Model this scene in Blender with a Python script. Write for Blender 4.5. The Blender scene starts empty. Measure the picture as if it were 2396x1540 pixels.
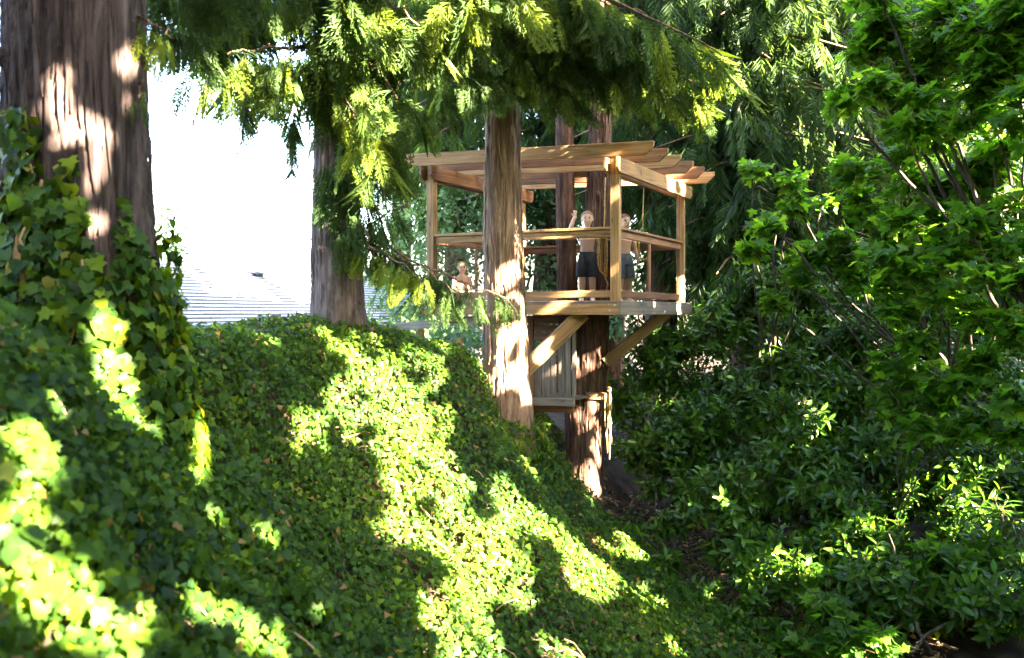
import bpy, bmesh, math, random
import numpy as np
from mathutils import Vector, Matrix, Quaternion

random.seed(7)
rng = np.random.default_rng(11)
scene = bpy.context.scene
COL = scene.collection

# ------------------------------------------------------------------ camera
F = 800.0                       # focal length in picture pixels (1024 wide)
HOR = 312.0                     # picture row of the horizon
cam_d = bpy.data.cameras.new('camera')
cam_d.sensor_width = 36.0
cam_d.lens = 36.0 * F / 1024.0
cam_d.shift_y = -(329.0 - HOR) / 1024.0
cam_d.clip_start = 0.05
cam_d.clip_end = 800.0
cam_d.dof.use_dof = True
cam_d.dof.focus_distance = 10.8
cam_d.dof.aperture_fstop = 1.6
cam = bpy.data.objects.new('camera', cam_d)
cam.rotation_euler = (math.radians(90), 0, 0)
COL.objects.link(cam)
scene.camera = cam

# ------------------------------------------------------------------ light
SUN_EL = math.radians(28.0)
SH = np.array([0.8, -0.6])                       # level heading towards the sun
ce, se = math.cos(SUN_EL), math.sin(SUN_EL)
S = np.array([SH[0] * ce, SH[1] * ce, se])
world = bpy.data.worlds.new('World')
scene.world = world
world.use_nodes = True
wn = world.node_tree
bg = wn.nodes['Background']
sky = wn.nodes.new('ShaderNodeTexSky')
sky.sky_type = 'NISHITA'
sky.sun_disc = False
sky.sun_elevation = SUN_EL
sky.sun_rotation = math.atan2(SH[0], SH[1])
sky.air_density = 1.0
sky.dust_density = 3.0
sky.ozone_density = 0.6
wn.links.new(sky.outputs['Color'], bg.inputs['Color'])
bg.inputs['Strength'].default_value = 0.05
sun_d = bpy.data.lights.new('sun', 'SUN')
sun_d.energy = 5.0
sun_d.angle = math.radians(0.5)
sun_d.color = (1.0, 0.83, 0.60)
sun = bpy.data.objects.new('sun', sun_d)
sun.rotation_euler = Vector((-S[0], -S[1], -S[2])).to_track_quat('-Z', 'Y').to_euler()
sun.location = (20, -15, 15)
COL.objects.link(sun)

scene.view_settings.view_transform = 'Standard'
scene.view_settings.look = 'None'
scene.view_settings.exposure = 5.95
scene.view_settings.gamma = 1.0
scene.view_settings.use_curve_mapping = False
scene.render.engine = 'CYCLES'
scene.cycles.max_bounces = 7
scene.cycles.diffuse_bounces = 3
scene.cycles.glossy_bounces = 2
scene.cycles.transmission_bounces = 4
scene.cycles.transparent_max_bounces = 10
scene.cycles.sample_clamp_indirect = 6.0

# ------------------------------------------------------------------ helpers
def D(dx, dy, Y):
    """a point measured on the 2396-wide photograph at distance Y"""
    px, py = dx * 0.427379, dy * 0.427379
    return np.array([(px - 512.0) / F * Y, Y, (HOR - py) / F * Y])

PW = {}                                          # world position of the thing empties

def tag(o, label=None, cat=None, group=None, kind=None):
    if label: o['label'] = label
    if cat: o['category'] = cat
    if group: o['group'] = group
    if kind: o['kind'] = kind
    return o

def thing(name, label, cat, loc, group=None):
    o = bpy.data.objects.new(name, None)
    o.empty_display_size = 0.2
    o.location = Vector([float(v) for v in loc])
    COL.objects.link(o)
    PW[o.name] = Matrix.Translation(o.location)
    return tag(o, label, cat, group)

def link(name, me, parent=None, M=None, kind=None):
    o = bpy.data.objects.new(name, me)
    COL.objects.link(o)
    M = M if M is not None else Matrix.Identity(4)
    if parent is not None:
        o.parent = parent
        o.matrix_basis = PW[parent.name].inverted() @ M
    else:
        o.matrix_basis = M
    PW[o.name] = M.copy()
    if kind: o['kind'] = kind
    return o

def np_mesh(name, V, Fc, mat, tint=None, smooth=False):
    V = np.asarray(V, dtype=np.float32); Fc = np.asarray(Fc, dtype=np.int32)
    me = bpy.data.meshes.new(name)
    k = Fc.shape[1]
    me.vertices.add(len(V)); me.vertices.foreach_set('co', V.ravel())
    me.loops.add(Fc.size); me.loops.foreach_set('vertex_index', Fc.ravel())
    me.polygons.add(len(Fc))
    me.polygons.foreach_set('loop_start', np.arange(0, Fc.size, k, dtype=np.int32))
    if smooth:
        me.polygons.foreach_set('use_smooth', np.ones(len(Fc), dtype=bool))
    if tint is not None:
        a = me.attributes.new('tint', 'FLOAT', 'POINT')
        a.data.foreach_set('value', np.asarray(tint, dtype=np.float32))
    me.update(calc_edges=True)
    if mat: me.materials.append(mat)
    return me

def nrm(a):
    return a / np.maximum(np.linalg.norm(a, axis=-1, keepdims=True), 1e-9)

def frames(t, n):
    """columns: side, tip direction, normal (arrays m x 3)"""
    t = nrm(t)
    x = nrm(np.cross(t, n))
    z = np.cross(x, t)
    return np.stack([x, t, z], axis=2)

def instance(T, R, loc, sc, tint=None):
    """T = (verts, tris); many copies as one mesh"""
    V, Fc = T
    m = len(loc)
    W = np.einsum('mij,vj->mvi', R * sc[:, None, None], V) + loc[:, None, :]
    FF = (Fc[None] + (np.arange(m) * len(V))[:, None, None]).reshape(-1, 3)
    tt = None if tint is None else np.repeat(tint, len(V))
    return W.reshape(-1, 3), FF, tt

def join(parts):
    Vs, Fs, Ts, o = [], [], [], 0
    for V, Fc, t in parts:
        Vs.append(V); Fs.append(Fc + o); Ts.append(t if t is not None else np.zeros(len(V))); o += len(V)
    return np.concatenate(Vs), np.concatenate(Fs), np.concatenate(Ts)

def tube_arrays(pts, rad, seg=8, cap=True):
    """a tapered tube through points; returns verts, tris"""
    pts = np.asarray(pts, float); n = len(pts)
    rad = np.broadcast_to(np.asarray(rad, float), (n,))
    tan = nrm(np.gradient(pts, axis=0))
    up = np.array([0.0, 0, 1]) if abs(tan[0][2]) < 0.9 else np.array([1.0, 0, 0])
    a = nrm(np.cross(tan[0], up)); V = []
    for i in range(n):
        a = nrm(a - tan[i] * np.dot(a, tan[i]))
        b = np.cross(tan[i], a)
        th = np.linspace(0, 2 * np.pi, seg, endpoint=False)
        V.append(pts[i] + rad[i] * (np.cos(th)[:, None] * a + np.sin(th)[:, None] * b))
    V = np.concatenate(V); Fc = []
    for i in range(n - 1):
        for j in range(seg):
            k = (j + 1) % seg
            p, q, r, s = i * seg + j, i * seg + k, (i + 1) * seg + k, (i + 1) * seg + j
            Fc += [(p, q, r), (p, r, s)]
    if cap:
        for j in range(1, seg - 1):
            Fc.append((0, j + 1, j)); o = (n - 1) * seg; Fc.append((o, o + j, o + j + 1))
    return V, np.array(Fc)

def bez(p0, p1, sag=0.0, n=10, wob=0.0):
    p0, p1 = np.asarray(p0, float), np.asarray(p1, float)
    t = np.linspace(0, 1, n)[:, None]
    P = p0 + (p1 - p0) * t
    P[:, 2] += sag * 4 * (t * (1 - t))[:, 0]
    if wob:
        w = rng.normal(0, wob, (n, 3)); w[0] = w[-1] = 0
        P += w
    return P

# ------------------------------------------------------------------ materials
def new_mat(name):
    m = bpy.data.materials.new(name); m.use_nodes = True
    nt = m.node_tree
    return m, nt, nt.nodes['Principled BSDF'], nt.nodes['Material Output']

def ramp(nt, stops):
    r = nt.nodes.new('ShaderNodeValToRGB')
    e = r.color_ramp.elements
    e[0].position, e[0].color = stops[0][0], (*stops[0][1], 1)
    e[1].position, e[1].color = stops[-1][0], (*stops[-1][1], 1)
    for p, c in stops[1:-1]:
        x = e.new(p); x.color = (*c, 1)
    return r

def leaf_mat(name, stops, trans, tw=0.4, rough=0.42, spec=0.5):
    m, nt, b, out = new_mat(name)
    at = nt.nodes.new('ShaderNodeAttribute'); at.attribute_name = 'tint'
    r = ramp(nt, stops); nt.links.new(at.outputs['Fac'], r.inputs['Fac'])
    tc = nt.nodes.new('ShaderNodeTexCoord')
    nz = nt.nodes.new('ShaderNodeTexNoise'); nz.inputs['Scale'].default_value = 30.0
    nt.links.new(tc.outputs['Object'], nz.inputs['Vector'])
    mr = nt.nodes.new('ShaderNodeMapRange'); mr.inputs['To Min'].default_value = 0.7; mr.inputs['To Max'].default_value = 1.3
    nt.links.new(nz.outputs['Fac'], mr.inputs['Value'])
    mx = nt.nodes.new('ShaderNodeVectorMath'); mx.operation = 'SCALE'
    nt.links.new(r.outputs['Color'], mx.inputs[0]); nt.links.new(mr.outputs['Result'], mx.inputs['Scale'])
    nt.links.new(mx.outputs['Vector'], b.inputs['Base Color'])
    b.inputs['Roughness'].default_value = rough
    b.inputs['Specular IOR Level'].default_value = spec
    tr = nt.nodes.new('ShaderNodeBsdfTranslucent')
    r2 = nt.nodes.new('ShaderNodeVectorMath'); r2.operation = 'MULTIPLY'
    r2.inputs[1].default_value = trans
    nt.links.new(mx.outputs['Vector'], r2.inputs[0]); nt.links.new(r2.outputs['Vector'], tr.inputs['Color'])
    mix = nt.nodes.new('ShaderNodeMixShader'); mix.inputs[0].default_value = tw
    nt.links.new(b.outputs[0], mix.inputs[1]); nt.links.new(tr.outputs[0], mix.inputs[2])
    nt.links.new(mix.outputs[0], out.inputs['Surface'])
    return m

M_IVY = leaf_mat('ivy_leaf', [(0, (0.008, 0.028, 0.006)), (0.55, (0.038, 0.092, 0.008)), (0.9, (0.13, 0.21, 0.010)), (1, (0.20, 0.13, 0.05))], (3.9, 2.6, 0.8), 0.45, 0.5, 0.16)
M_MAPLE = leaf_mat('maple_leaf', [(0, (0.024, 0.068, 0.008)), (0.6, (0.050, 0.125, 0.009)), (1, (0.12, 0.21, 0.016))], (3.4, 3.2, 1.4), 0.55, 0.5, 0.35)
M_LAUREL = leaf_mat('laurel_leaf', [(0, (0.013, 0.042, 0.005)), (0.6, (0.042, 0.110, 0.009)), (1, (0.10, 0.19, 0.012))], (2.6, 2.4, 1.2), 0.33, 0.32, 0.35)
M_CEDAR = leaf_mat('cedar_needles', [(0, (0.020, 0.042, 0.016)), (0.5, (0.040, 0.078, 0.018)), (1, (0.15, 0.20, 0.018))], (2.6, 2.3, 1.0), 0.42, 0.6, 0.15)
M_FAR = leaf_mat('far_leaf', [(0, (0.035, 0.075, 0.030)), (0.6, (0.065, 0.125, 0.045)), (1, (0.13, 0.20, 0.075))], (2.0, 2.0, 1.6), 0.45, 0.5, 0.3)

def bark_mat(name, dark, mid, light, scale=1.0):
    m, nt, b, out = new_mat(name)
    tc = nt.nodes.new('ShaderNodeTexCoord')
    mp = nt.nodes.new('ShaderNodeMapping'); mp.inputs['Scale'].default_value = (26 * scale, 26 * scale, 1.3 * scale)
    nt.links.new(tc.outputs['Object'], mp.inputs['Vector'])
    n1 = nt.nodes.new('ShaderNodeTexNoise'); n1.inputs['Scale'].default_value = 1.0; n1.inputs['Detail'].default_value = 6
    n1.inputs['Distortion'].default_value = 0.6
    nt.links.new(mp.outputs[0], n1.inputs['Vector'])
    n2 = nt.nodes.new('ShaderNodeTexNoise'); n2.inputs['Scale'].default_value = 2.2; n2.inputs['Detail'].default_value = 4
    nt.links.new(tc.outputs['Object'], n2.inputs['Vector'])
    mp3 = nt.nodes.new('ShaderNodeMapping'); mp3.inputs['Scale'].default_value = (11 * scale, 11 * scale, 2.2 * scale)
    nt.links.new(tc.outputs['Object'], mp3.inputs['Vector'])
    n3 = nt.nodes.new('ShaderNodeTexNoise'); n3.inputs['Scale'].default_value = 1.0; n3.inputs['Detail'].default_value = 8; n3.inputs['Roughness'].default_value = 0.65; n3.inputs['Distortion'].default_value = 1.5
    nt.links.new(mp3.outputs[0], n3.inputs['Vector'])
    av = nt.nodes.new('ShaderNodeMix'); av.inputs[0].default_value = 0.5
    nt.links.new(n1.outputs['Fac'], av.inputs[2]); nt.links.new(n3.outputs['Fac'], av.inputs[3])
    r = ramp(nt, [(0.38, dark), (0.5, mid), (0.64, light)])
    nt.links.new(av.outputs[0], r.inputs['Fac'])
    mr = nt.nodes.new('ShaderNodeMapRange'); mr.inputs['From Min'].default_value = 0.3; mr.inputs['From Max'].default_value = 0.7
    mr.inputs['To Min'].default_value = 0.65; mr.inputs['To Max'].default_value = 1.25
    nt.links.new(n2.outputs['Fac'], mr.inputs['Value'])
    sc = nt.nodes.new('ShaderNodeVectorMath'); sc.operation = 'SCALE'
    nt.links.new(r.outputs['Color'], sc.inputs[0]); nt.links.new(mr.outputs['Result'], sc.inputs['Scale'])
    nt.links.new(sc.outputs['Vector'], b.inputs['Base Color'])
    b.inputs['Roughness'].default_value = 0.9
    b.inputs['Specular IOR Level'].default_value = 0.2
    bp = nt.nodes.new('ShaderNodeBump'); bp.inputs['Strength'].default_value = 0.9; bp.inputs['Distance'].default_value = 0.03
    nt.links.new(av.outputs[0], bp.inputs['Height']); nt.links.new(bp.outputs[0], b.inputs['Normal'])
    return m

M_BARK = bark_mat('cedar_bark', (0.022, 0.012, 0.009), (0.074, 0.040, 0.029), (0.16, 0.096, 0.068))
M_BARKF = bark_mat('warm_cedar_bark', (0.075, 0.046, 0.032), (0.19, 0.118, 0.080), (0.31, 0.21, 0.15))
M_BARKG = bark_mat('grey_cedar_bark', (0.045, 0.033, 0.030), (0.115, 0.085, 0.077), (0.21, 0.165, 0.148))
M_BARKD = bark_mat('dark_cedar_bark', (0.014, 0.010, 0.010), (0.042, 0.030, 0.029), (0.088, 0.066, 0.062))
M_BARK2 = bark_mat('grey_bark', (0.022, 0.018, 0.014), (0.05, 0.04, 0.03), (0.09, 0.075, 0.058))
M_TWIG = bark_mat('twig_bark', (0.05, 0.032, 0.02), (0.12, 0.075, 0.045), (0.22, 0.15, 0.09), 2.0)

def wood_mat(name, c0, c1, c2, rough=0.65, knots=True):
    m, nt, b, out = new_mat(name)
    tc = nt.nodes.new('ShaderNodeTexCoord'); oi = nt.nodes.new('ShaderNodeObjectInfo')
    off = nt.nodes.new('ShaderNodeVectorMath'); off.operation = 'SCALE'; off.inputs[0].default_value = (37, 53, 71)
    nt.links.new(oi.outputs['Random'], off.inputs['Scale'])
    ad = nt.nodes.new('ShaderNodeVectorMath'); ad.operation = 'ADD'
    nt.links.new(tc.outputs['Object'], ad.inputs[0]); nt.links.new(off.outputs[0], ad.inputs[1])
    mp = nt.nodes.new('ShaderNodeMapping'); mp.inputs['Scale'].default_value = (1.4, 32, 32)
    nt.links.new(ad.outputs[0], mp.inputs['Vector'])
    n1 = nt.nodes.new('ShaderNodeTexNoise'); n1.inputs['Scale'].default_value = 1.0; n1.inputs['Detail'].default_value = 5; n1.inputs['Distortion'].default_value = 1.2
    nt.links.new(mp.outputs[0], n1.inputs['Vector'])
    r = ramp(nt, [(0.3, c0), (0.5, c1), (0.72, c2)])
    nt.links.new(n1.outputs['Fac'], r.inputs['Fac'])
    n2 = nt.nodes.new('ShaderNodeTexNoise'); n2.inputs['Scale'].default_value = 1.6; n2.inputs['Detail'].default_value = 3
    nt.links.new(ad.outputs[0], n2.inputs['Vector'])
    mr = nt.nodes.new('ShaderNodeMapRange'); mr.inputs['From Min'].default_value = 0.3; mr.inputs['From Max'].default_value = 0.7
    mr.inputs['To Min'].default_value = 0.72; mr.inputs['To Max'].default_value = 1.15
    nt.links.new(n2.outputs['Fac'], mr.inputs['Value'])
    sc = nt.nodes.new('ShaderNodeVectorMath'); sc.operation = 'SCALE'
    nt.links.new(r.outputs['Color'], sc.inputs[0]); nt.links.new(mr.outputs['Result'], sc.inputs['Scale'])
    col = sc.outputs['Vector']
    mrr = nt.nodes.new('ShaderNodeMapRange'); mrr.inputs['To Min'].default_value = 0.68; mrr.inputs['To Max'].default_value = 1.22
    nt.links.new(oi.outputs['Random'], mrr.inputs['Value'])
    sc2 = nt.nodes.new('ShaderNodeVectorMath'); sc2.operation = 'SCALE'
    nt.links.new(col, sc2.inputs[0]); nt.links.new(mrr.outputs['Result'], sc2.inputs['Scale']); col = sc2.outputs['Vector']
    if knots:
        mk = nt.nodes.new('ShaderNodeMapping'); mk.inputs['Scale'].default_value = (1.6, 5.5, 5.5)
        nt.links.new(ad.outputs[0], mk.inputs['Vector'])
        vo = nt.nodes.new('ShaderNodeTexVoronoi'); vo.inputs['Scale'].default_value = 1.6
        nt.links.new(mk.outputs[0], vo.inputs['Vector'])
        kr = nt.nodes.new('ShaderNodeMapRange'); kr.inputs['From Min'].default_value = 0.03; kr.inputs['From Max'].default_value = 0.13
        kr.inputs['To Min'].default_value = 0.42; kr.inputs['To Max'].default_value = 1.0
        nt.links.new(vo.outputs['Distance'], kr.inputs['Value'])
        s3 = nt.nodes.new('ShaderNodeVectorMath'); s3.operation = 'SCALE'
        nt.links.new(col, s3.inputs[0]); nt.links.new(kr.outputs['Result'], s3.inputs['Scale']); col = s3.outputs['Vector']
    nt.links.new(col, b.inputs['Base Color'])
    b.inputs['Roughness'].default_value = rough
    b.inputs['Specular IOR Level'].default_value = 0.3
    bp = nt.nodes.new('ShaderNodeBump'); bp.inputs['Strength'].default_value = 0.25; bp.inputs['Distance'].default_value = 0.004
    nt.links.new(n1.outputs['Fac'], bp.inputs['Height']); nt.links.new(bp.outputs[0], b.inputs['Normal'])
    return m

M_WOOD = wood_mat('cedar_lumber', (0.165, 0.088, 0.034), (0.30, 0.172, 0.070), (0.41, 0.255, 0.12))
M_WOODG = wood_mat('weathered_lumber', (0.105, 0.083, 0.063), (0.19, 0.152, 0.118), (0.28, 0.23, 0.185))
M_WOODR = wood_mat('red_cedar_lumber', (0.11, 0.047, 0.021), (0.205, 0.097, 0.044), (0.29, 0.153, 0.075))

def plain_mat(name, c, rough=0.6, var=0.15, scale=8.0, metal=0.0, sss=0.0):
    m, nt, b, out = new_mat(name)
    tc = nt.nodes.new('ShaderNodeTexCoord')
    nz = nt.nodes.new('ShaderNodeTexNoise'); nz.inputs['Scale'].default_value = scale; nz.inputs['Detail'].default_value = 4
    nt.links.new(tc.outputs['Object'], nz.inputs['Vector'])
    lo = tuple(v * (1 - var) for v in c); hi = tuple(min(1, v * (1 + var)) for v in c)
    r = ramp(nt, [(0.3, lo), (0.7, hi)]); nt.links.new(nz.outputs['Fac'], r.inputs['Fac'])
    nt.links.new(r.outputs['Color'], b.inputs['Base Color'])
    b.inputs['Roughness'].default_value = rough; b.inputs['Metallic'].default_value = metal
    b.inputs['Specular IOR Level'].default_value = 0.3
    if sss:
        b.inputs['Subsurface Weight'].default_value = sss
        b.inputs['Subsurface Radius'].default_value = (0.02, 0.008, 0.004)
    return m

M_SKIN = plain_mat('skin', (0.62, 0.41, 0.32), 0.5, 0.06, 12, sss=0.12)
M_NAVY = plain_mat('navy_cloth', (0.020, 0.026, 0.050), 0.85, 0.25, 20)
M_GREYC = plain_mat('grey_blue_cloth', (0.13, 0.17, 0.24), 0.85, 0.25, 20)
M_HAIR = plain_mat('fair_hair', (0.20, 0.125, 0.058), 0.6, 0.3, 60)
M_HAIR2 = plain_mat('reddish_hair', (0.19, 0.085, 0.04), 0.6, 0.3, 60)
M_EYE = plain_mat('eye_dark', (0.03, 0.022, 0.02), 0.25, 0.1)
M_LIP = plain_mat('lip', (0.42, 0.17, 0.14), 0.5, 0.1)
M_ROPE = plain_mat('rope_fibre', (0.42, 0.27, 0.11), 0.9, 0.35, 40)
M_PALEROPE = plain_mat('pale_rope_fibre', (0.50, 0.42, 0.32), 0.9, 0.3, 40)
M_YELLOW = plain_mat('yellow_plastic', (0.62, 0.46, 0.03), 0.5, 0.1)
M_METAL = plain_mat('galvanised_steel', (0.45, 0.45, 0.46), 0.4, 0.2, 30, metal=0.9)
M_VENT = plain_mat('dark_vent_metal', (0.05, 0.055, 0.065), 0.5, 0.2)
M_SHINGLE = plain_mat('grey_shingle', (0.36, 0.39, 0.44), 0.8, 0.2, 25)
M_BUTT = plain_mat('shingle_edge', (0.09, 0.097, 0.11), 0.9, 0.3, 30)
M_SIDING = plain_mat('pale_siding', (0.45, 0.44, 0.42), 0.7, 0.1, 3)
M_ROPEBARK = plain_mat('vine_stem', (0.30, 0.19, 0.10), 0.85, 0.3, 30)
M_WOODCLOTH = plain_mat('brown_cloth', (0.12, 0.06, 0.04), 0.85, 0.25, 20)
M_FROND = leaf_mat('dead_leaf', [(0, (0.16, 0.08, 0.03)), (0.5, (0.28, 0.15, 0.06)), (1, (0.40, 0.26, 0.12))], (1.4, 1.4, 1.2), 0.2, 0.7, 0.2)

m, nt, b, out = new_mat('forest_soil')
tc = nt.nodes.new('ShaderNodeTexCoord')
n1 = nt.nodes.new('ShaderNodeTexNoise'); n1.inputs['Scale'].default_value = 5; n1.inputs['Detail'].default_value = 8
n2 = nt.nodes.new('ShaderNodeTexNoise'); n2.inputs['Scale'].default_value = 60; n2.inputs['Detail'].default_value = 4
for n in (n1, n2): nt.links.new(tc.outputs['Object'], n.inputs['Vector'])
r = ramp(nt, [(0.35, (0.014, 0.010, 0.007)), (0.5, (0.034, 0.023, 0.015)), (0.7, (0.065, 0.044, 0.028))])
nt.links.new(n1.outputs['Fac'], r.inputs['Fac']); nt.links.new(r.outputs['Color'], b.inputs['Base Color'])
b.inputs['Roughness'].default_value = 0.95; b.inputs['Specular IOR Level'].default_value = 0.15
bp = nt.nodes.new('ShaderNodeBump'); bp.inputs['Strength'].default_value = 0.8; bp.inputs['Distance'].default_value = 0.03
nt.links.new(n2.outputs['Fac'], bp.inputs['Height']); nt.links.new(bp.outputs[0], b.inputs['Normal'])
M_SOIL = m

m, nt, b, out = new_mat('clear_acrylic')
tp = nt.nodes.new('ShaderNodeBsdfTransparent'); tp.inputs['Color'].default_value = (0.74, 0.71, 0.67, 1)
gl = nt.nodes.new('ShaderNodeBsdfGlossy'); gl.inputs['Roughness'].default_value = 0.03
fr = nt.nodes.new('ShaderNodeFresnel'); fr.inputs['IOR'].default_value = 1.15
ms = nt.nodes.new('ShaderNodeMixShader')
gm = nt.nodes.new('ShaderNodeNewGeometry'); fm = nt.nodes.new('ShaderNodeMath'); fm.operation = 'MULTIPLY'; f1 = nt.nodes.new('ShaderNodeMath'); f1.operation = 'SUBTRACT'; f1.inputs[0].default_value = 1.0
nt.links.new(gm.outputs['Backfacing'], f1.inputs[1]); nt.links.new(fr.outputs[0], fm.inputs[0]); nt.links.new(f1.outputs[0], fm.inputs[1])
nt.links.new(fm.outputs[0], ms.inputs[0]); nt.links.new(tp.outputs[0], ms.inputs[1]); nt.links.new(gl.outputs[0], ms.inputs[2])
nt.links.new(ms.outputs[0], out.inputs['Surface']); nt.nodes.remove(b)
M_PANE = m

# ------------------------------------------------------------------ terrain
TP = np.array([(-2.85, 7.3, -.26), (-2.6, 6.5, -.25), (-3.4, 7.3, -.30), (-2.7, 6.9, -.25), (-2.5, 6.9, -.27), (-3.1, 6.3, -.26), (-.42, 10.0, -.80), (-.55, 9.7, -.74), (-.02, 9.65, -1.75), (-.22, 9.5, -1.35),(-2.32, 7.0, -.32), (-2.10, 6.75, -1.0), (-1.92, 8.35, -.36), (-1.68, 7.9, -.98), (-2.42, 6.5, -.34), (-2.15, 6.2, -1.02),
    (-1.99, 9, -.10), (-1.5, 9.5, -.36), (-1.0, 10, -.47), (-.15, 10.1, -1.60), (.3, 10.4, -1.72), (1.17, 12, -2.85), (1.6, 10, -3.1),
    (0, 6.5, -2.7), (1.88, 8, -3.4), (-.77, 7.5, -1.76), (-1.2, 4.5, -1.95), (-1.44, 2.8, -1.2), (-1.72, 2.6, -.6), (-2.6, 6, -.24), (-2.22, 5.8, -.88),
    (-2.03, 7, -.95), (-2.1, 8.2, -.34), (-2.45, 7.4, -.25), (-1.75, 8.0, -.75), (-4, 6, -.35), (-3.2, 8.2, -.36), (-4, 3, -.1), (-2.25, 2.4, -.02), (-2.35, 3.6, -.1), (-1.9, 3.8, -.9), (-3, 1, 0),
    (-3, 10.5, -.8), (-4.5, 10, -1.3), (-4.5, 13, -2.6), (-2, 12.5, -1.7), (-.8, 12.0, -1.2), (-.9, 11.0, -.75), (.2, 13.5, -1.7), (-8, 12, -2.6), (0, 16, -2.0), (-3, 20, -2.9),
    (-12, 10, -2.6), (-10, 25, -2.9), (.45, 12.2, -1.75), (.85, 11.4, -2.45), (3, 10, -3.6), (3, 7, -3.7), (5, 9, -3.3), (7, 11, -2.6), (10, 12, -1.8), (4, 14, -2.8),
    (8, 18, -1.5), (2, 18, -2.2), (12, 5, -2.5), (6, 3, -3.5), (2, 3, -3.5), (.5, 1, -3.2), (0, 4, -3.0), (-.6, 2, -2.6), (4, -4, -3.4), (-1, -4, -2.5),
    (-4, -4, 0), (14, 20, -1), (-14, 30, -3), (10, 30, -1.5), (16, 10, -1.2), (14, -6, -2), (2, 12.5, -3.2), (-14, 0, -1), (16, 30, -1), (-14, -6, 0), (0, 30, -2.5)], float)

def _U(r2):
    return np.where(r2 > 1e-12, 0.5 * r2 * np.log(np.maximum(r2, 1e-12)), 0)
_n = len(TP)
_K = _U(((TP[:, None, :2] - TP[None, :, :2]) ** 2).sum(-1)) + np.eye(_n) * 0.02
_P = np.c_[np.ones(_n), TP[:, :2]]
_W = np.linalg.solve(np.block([[_K, _P], [_P.T, np.zeros((3, 3))]]), np.r_[TP[:, 2], 0, 0, 0])

def ground(x, y):
    x = np.clip(np.asarray(x, float), -15, 17); y = np.clip(np.asarray(y, float), -7, 31)
    sh = x.shape; q = np.c_[x.ravel(), y.ravel()]
    out = np.empty(len(q))
    for i in range(0, len(q), 20000):
        c = q[i:i + 20000]
        U = _U(((c[:, None] - TP[None, :, :2]) ** 2).sum(-1))
        out[i:i + 20000] = U @ _W[:_n] + _W[_n] + c @ _W[_n + 1:]
    X_, Y_ = q[:, 0], q[:, 1]
    out += .045 * np.sin(X_ * 4.3 + 1.6 * np.sin(Y_ * 2.1)) * np.sin(Y_ * 3.7 + X_ * 1.3) + .025 * np.sin(X_ * 9.1 + Y_ * 5.3) * np.sin(Y_ * 8.2 - X_ * 3)
    return out.reshape(sh)

def gz(x, y): return float(ground(np.array([x]), np.array([y]))[0])

def gnormal(x, y, e=0.06):
    dx = (ground(x + e, y) - ground(x - e, y)) / (2 * e)
    dy = (ground(x, y + e) - ground(x, y - e)) / (2 * e)
    return nrm(np.stack([-dx, -dy, np.ones_like(dx)], -1))

def hit(dx, dy, y0=1.2):
    """where the line of sight at a photograph point meets the ground"""
    Y = np.arange(y0, 30, 0.02)
    p = np.stack([D(dx, dy, 1.0)] * 1)[0]
    X, Z = p[0] * Y, p[2] * Y
    k = np.nonzero(Z < ground(X, Y))[0]
    i = k[0] if len(k) else len(Y) - 1
    return np.array([X[i], Y[i], Z[i]])

gx = np.unique(np.r_[-150, -90, -50, -30, np.arange(-16, -4, .5), np.arange(-4, 4, .08), np.arange(4, 18.1, .4), 30, 50, 90, 150])
gy = np.unique(np.r_[-150, -80, -40, -20, np.arange(-8, 1, .5), np.arange(1, 14, .08), np.arange(14, 32.1, .6), 50, 90, 150, 300])
GX, GY = np.meshgrid(gx, gy, indexing='ij')
GZ = ground(GX, GY) - .01 + 0.02 * np.sin(GX * 7.1 + 2 * np.sin(GY * 3)) * np.cos(GY * 6.3)
V = np.stack([GX, GY, GZ], -1).reshape(-1, 3)
ii = np.arange(len(gx) * len(gy)).reshape(len(gx), len(gy))
Q = np.stack([ii[:-1, :-1], ii[1:, :-1], ii[1:, 1:], ii[:-1, 1:]], -1).reshape(-1, 4)
link('ground', np_mesh('ground', V, Q, M_SOIL, smooth=True), kind='structure')

# ------------------------------------------------------------------ leaf shapes
def fan(outline, centre, fold=0.0):
    pts = [centre] + outline
    V = np.array([(x, y, abs(x) * fold) for x, y in pts], float)
    n = len(outline)
    Fc = np.array([(0, i + 1, (i + 1) % n + 1) for i in range(n)])
    return V, Fc

def mirror(half):
    return half + [(-x, y) for x, y in reversed(half) if abs(x) > 1e-6]

def droop(T, k=0.25):
    V = T[0].copy(); V[:, 2] -= k * V[:, 1] ** 2
    return V, T[1]

T_IVY = droop(fan(mirror([(0, 0), (.30, -.10), (.58, .10), (.36, .34), (.50, .62), (.20, .66), (0, 1.0)]), (0, .32), 0.16), 0.22)
T_IVY3 = droop(fan(mirror([(0, 0), (.50, .12), (.26, .52), (0, 1.0)]), (0, .34), 0.2), 0.25)
T_SHADE = fan(mirror([(0, -.45), (.50, -.32), (.46, .25), (0, .6)]), (0, 0), .1)
T_IVY2 = droop(fan(mirror([(0, 0), (.34, -.06), (.52, .26), (.40, .55), (0, 1.0)]), (0, .34), 0.22), 0.30)
T_MAPLE = droop(fan(mirror([(0, 0), (.16, -.05), (.50, -.02), (.32, .16), (.44, .24), (.70, .50), (.46, .50), (.40, .60), (.16, .50), (.24, .80), (.10, .84), (0, 1.10)]), (0, .22), 0.24), 0.30)
T_LAUREL = droop(fan(mirror([(0, 0), (.16, .26), (.18, .64), (0, 1.0)]), (0, .45), 0.35), 0.22)
T_BAMBOO = droop(fan(mirror([(0, 0), (.05, .15), (.075, .40), (.045, .75), (0, 1.0)]), (0, .4), 0.4), 0.35)
T_KITE = droop(fan(mirror([(0, 0), (.26, .38), (.20, .70), (0, 1.0)]), (0, .45), 0.25), 0.15)

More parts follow.
